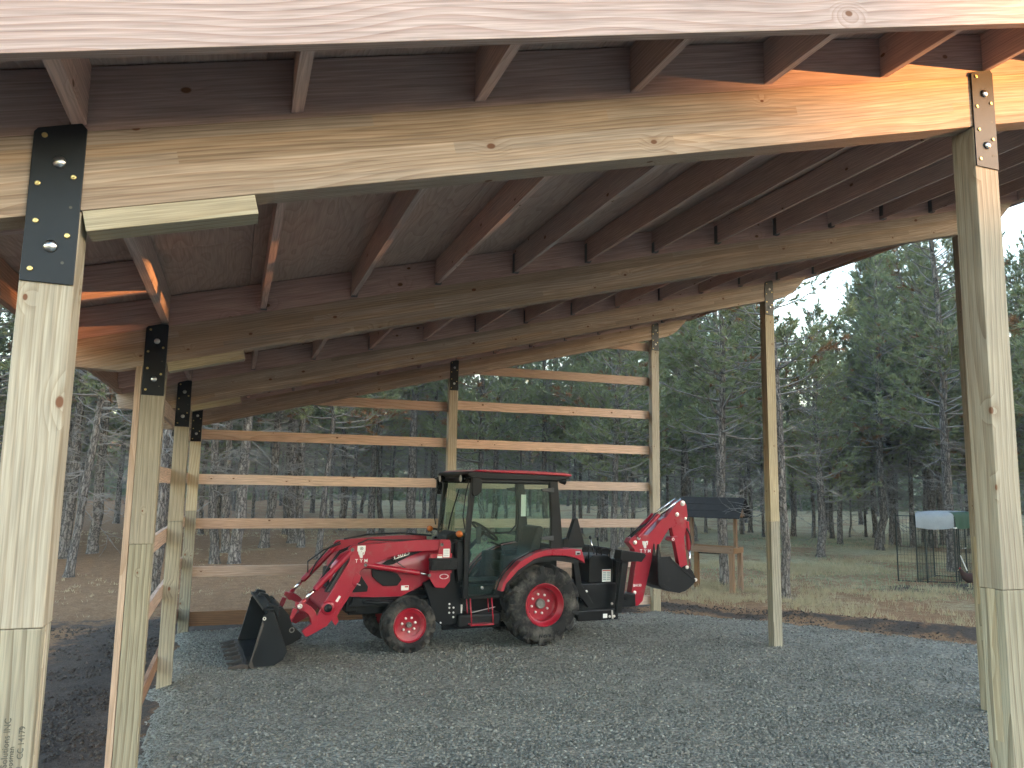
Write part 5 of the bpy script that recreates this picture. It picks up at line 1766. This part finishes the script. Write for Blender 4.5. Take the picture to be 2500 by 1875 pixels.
NEAR = [  # x, y, radius, height, prototype, lean, label
    (-3.45, 20.78, .154, 13, 1, 0, 'thick pine left of the trim board, leftmost of the trunks beside the nearest post'),
    (-2.51, 16.19, .094, 11, 3, .065, 'slender leaning pine just right of the nearest left post'),
    (-3.00, 22.22, .148, 12, 5, 0, 'pine with a knobbly foot between the first and second left posts'),
    (-4.53, 38.99, .146, 13, 1, 0, 'farther pine close to the left edge of the second left post'),
    (-.54, 11.79, .100, 11.5, 5, 0, 'pale barked pine seen between the second and third left posts'),
    (.25, 18.70, .123, 12, 3, .02, 'pine trunk nearest the far left corner post, seen through the rails'),
    (.47, 21.84, .124, 12, 1, 0, 'dark pine tucked behind the two trunks nearest the far left corner'),
    (.72, 18.62, .154, 13, 5, .02, 'thick pale barked pine, brightest trunk behind the left half of the rails'),
    (1.63, 23.83, .156, 12.5, 3, .02, 'lone pine behind the rails, left of the cluster of three trunks'),
    (2.65, 30.02, .146, 12.5, 0, 0, 'farthest and leftmost of the cluster of three trunks behind the rails'),
    (2.58, 25.33, .167, 13, 1, .01, 'thickest trunk, middle of the cluster of three behind the rails'),
    (2.74, 23.69, .131, 12, 5, .02, 'rightmost trunk of the cluster of three behind the rails'),
    (2.86, 19.38, .094, 11, 3, .05, 'slim pine behind the raised loader arm, leaning right'),
    (5.20, 32.71, .180, 13, 0, 0, 'pine standing on a low mound beyond the bonnet'),
    (5.84, 28.98, .171, 12.5, 1, 0, 'darker left trunk of the pair above the bonnet'),
    (6.26, 28.95, .122, 11.5, 3, .02, 'thinner right trunk of the pair above the bonnet'),
    (6.99, 26.72, .207, 13.5, 5, 0, 'stout pale pine just left of the tractor cab'),
    (-.50, 30.52, .104, 12, 0, 0, 'thin far pine against the far left corner post'),
    (14.27, 25.28, .151, 11, 0, 0, 'pine left of the close pair behind the backhoe levers'),
    (11.20, 18.38, .114, 9.6, 2, 0, 'nearer trunk of the close pair behind the backhoe levers'),
    (13.46, 22.29, .114, 10, 4, 0, 'farther trunk of the close pair behind the backhoe levers'),
    (17.01, 28.04, .106, 11, 0, 0, 'thin dark pine left of the far right corner post'),
    (15.68, 30.51, .103, 11, 2, 0, 'thin pine seen just behind the cab roof edge'),
    (17.61, 24.23, .184, 11.5, 4, 0, 'stout pine behind the left end of the shingled roof'),
    (22.05, 30.08, .079, 11, 2, 0, 'thin far pine seen under the shingled roof'),
    (10.75, 12.26, .107, 10.6, 0, 0, 'pine standing right behind the brown feeding stand'),
    (23.11, 28.73, .096, 11, 4, 0, 'small far pine right of the feeding stand upright'),
    (10.56, 10.01, .094, 10.4, 5, -.03, 'slender pine rising close beside the third right post'),
    (24.73, 27.10, .130, 9.4, 2, 0, 'far pine just right of the slender trunk by the third right post'),
    (22.78, 26.70, .072, 10.5, 0, 0, 'thin pine left of the third right post, beyond the stand'),
    (17.96, 17.56, .140, 7.9, 4, 0, 'pine on a brown needle mound in the open grass on the right'),
    (24.88, 25.96, .090, 8.6, 2, 0, 'thin pine peeping from behind the left of the mound pine'),
    (25.36, 25.37, .107, 8.6, 0, 0, 'dark pine a little right of the mound pine'),
    (22.81, 22.09, .111, 8.6, 2, 0, 'pale barked pine with a broad foot right of the mound pine'),
    (27.19, 26.31, .047, 5.5, 4, 0, 'thinnest sapling among the far trunks on the right'),
    (28.04, 26.23, .066, 9, 2, 0, 'slim dark pine in the middle of the far row on the right'),
    (28.07, 25.66, .139, 13, 0, 0, 'stout dark trunk in the far row, left of the wire run'),
    (24.52, 21.67, .072, 11.5, 4, 0, 'slim pine left of the leaning pair by the wire run'),
    (24.56, 21.24, .149, 12.6, 0, 0, 'stout left trunk of the leaning pair by the wire run'),
    (24.64, 21.03, .102, 12, 3, -.05, 'leaning right trunk of the pair by the wire run'),
    (24.15, 19.92, .097, 12, 2, 0, 'pale pine seen through the loose wire panel'),
    (27.85, 22.84, .094, 12.5, 4, 0, 'thin dark pine behind the left corner of the tarp'),
    (24.99, 19.80, .166, 11, 0, 0, 'broad dark trunk under the grey end of the tarp'),
    (26.58, 20.78, .119, 11, 2, 0, 'pine right of the broad trunk under the tarp'),
    (18.39, 13.19, .144, 12, 0, 0, 'big pine standing inside the line of the wire run'),
]
for (x, y, r, H, pi, ln, lb) in NEAR:
    pine(x, y, r, H, pi, lb, 'pines around the barn', (ln, 0), rz=None if abs(ln) < .03 else 0.0)

# the rest of the stand
taken = [(n[0], n[1]) for n in NEAR]
random.seed(23)
n_ok = 0
tries = 0
while n_ok < 215 and tries < 20000:
    tries += 1
    az = YAW + random.uniform(-.78, .80)
    d = 27 + 62 * random.random() ** .85
    if az < -.02 and random.random() < .3: d = 22 + 20 * random.random()
    if az > 1.03: d = random.uniform(18, 45)
    x, y = CAM_LOC[0] + d * math.sin(az), CAM_LOC[1] + d * math.cos(az)
    if any((x - a) ** 2 + (y - b) ** 2 < (1.5 + .014 * d) ** 2 for a, b in taken):
        continue
    H = random.uniform(10.5, 14)
    if .645 < az < .755:
        H = min(H, (2 + .125 * d) * random.uniform(.8, 1.0))
        if d < 36: continue
    elif .40 < az < .60:
        H = min(H, (2 + .27 * d) * random.uniform(.7, 1.0))
    taken.append((x, y))
    zone = 'on the far left beyond the left posts' if az < .0 else ('behind the rails of the back wall' if az < .5 else ('beyond the open grass on the right' if az < 1.0 else 'beyond the right edge of the roof'))
    pine(x, y, random.uniform(.08, .17), H, random.choice([0, 1, 2, 3, 4, 5]) if az < .45 else random.choice([0, 2, 3, 4]), 'far pine in the dense stand ' + zone, 'far pines ' + zone)
    n_ok += 1

# far wood closing the view: one mass of foliage and trunks
g = np.random.default_rng(5)
nfw = 70000
az = YAW + g.uniform(-.95, 1.0, nfw)
d = g.uniform(88, 118, nfw)
top = 10 + 2.5 * vnoise(az * 40, d * 0, 1.0, 61) + 1.5 * vnoise(az * 160, d * 0, 1.0, 62)
top = np.where((az > .64) & (az < .77), top * .75, top)
hz_ = top * g.random(nfw) ** 1.15
c = np.stack([CAM_LOC[0] + d * np.sin(az), CAM_LOC[1] + d * np.cos(az), hz_ - .3], -1)
sz = g.uniform(.25, .75, nfw)
tri = g.normal(0, 1, (nfw, 3, 3)) * sz[:, None, None] * .6 + c[:, None, :]
me = fast_mesh('far_wood', tri.reshape(-1, 3), np.arange(3 * nfw).reshape(-1, 3), M['needles'])
tag(link('far_wood', me), 'dim distant pine wood closing the view behind all the trunks', 'wood', kind='stuff')

# unseen foliage added to block the low sun, with one gap shaping its patch
nrw = 60000
t_ = g.uniform(-30, 60, nrw)
sdist = g.uniform(91, 101, nrw)
rtop = 19.0 + 2.0 * vnoise(t_, t_ * 0, .35, 71) + np.where(t_ > 6, 4.5, 0.0)
gap = (t_ > -2.6) & (t_ < 2.3)
rtop = np.where(gap, 13.0 + .4 * g.random(nrw), rtop)
hz_ = 12.6 + (rtop - 12.6) * g.random(nrw)
c = np.stack([4 + sdist * SUNH[0] - t_ * SUNH[1], sdist * SUNH[1] + t_ * SUNH[0], hz_], -1)
tri = g.normal(0, 1, (nrw, 3, 3)) * g.uniform(.3, .7, nrw)[:, None, None] * np.where(gap, .3, .8)[:, None, None] + c[:, None, :]
n2_ = 34000
t2 = np.where(g.random(n2_) < .5, g.uniform(-3.6, -.92, n2_), g.uniform(.14, 3.3, n2_))
s2 = g.uniform(93, 99, n2_)
c2 = np.stack([4 + s2 * SUNH[0] - t2 * SUNH[1], s2 * SUNH[1] + t2 * SUNH[0], 12.6 + 7.4 * g.random(n2_)], -1)
tri2 = g.normal(0, 1, (n2_, 3, 3)) * g.uniform(.10, .20, n2_)[:, None, None] + c2[:, None, :]
tri = np.concatenate([tri, tri2])
nrw += n2_
me = fast_mesh('sun_block_foliage', tri.reshape(-1, 3), np.arange(3 * nrw).reshape(-1, 3), M['needles'])
tag(link('sun_block_foliage', me), 'unseen foliage mass added behind the camera to block the low sun except one gap', 'wood', kind='stuff')

# thin evening haze between the trees
hm_, nt, bs, lk = new_mat('haze')
nt.nodes.remove(bs)
pv = node(nt, 'ShaderNodeVolumePrincipled')
pv.inputs['Color'].default_value = (.86, .92, .95, 1)
pv.inputs['Density'].default_value = .0010
pv.inputs['Anisotropy'].default_value = 0.0
lk(pv.outputs[0], nt.nodes['Material Output'].inputs['Volume'])
hb = MB().box(-172, 182, -168, 178, -3, 32).build('haze', hm_)
tag(hb, 'thin bluish evening haze hanging between the pines', 'haze', kind='stuff')
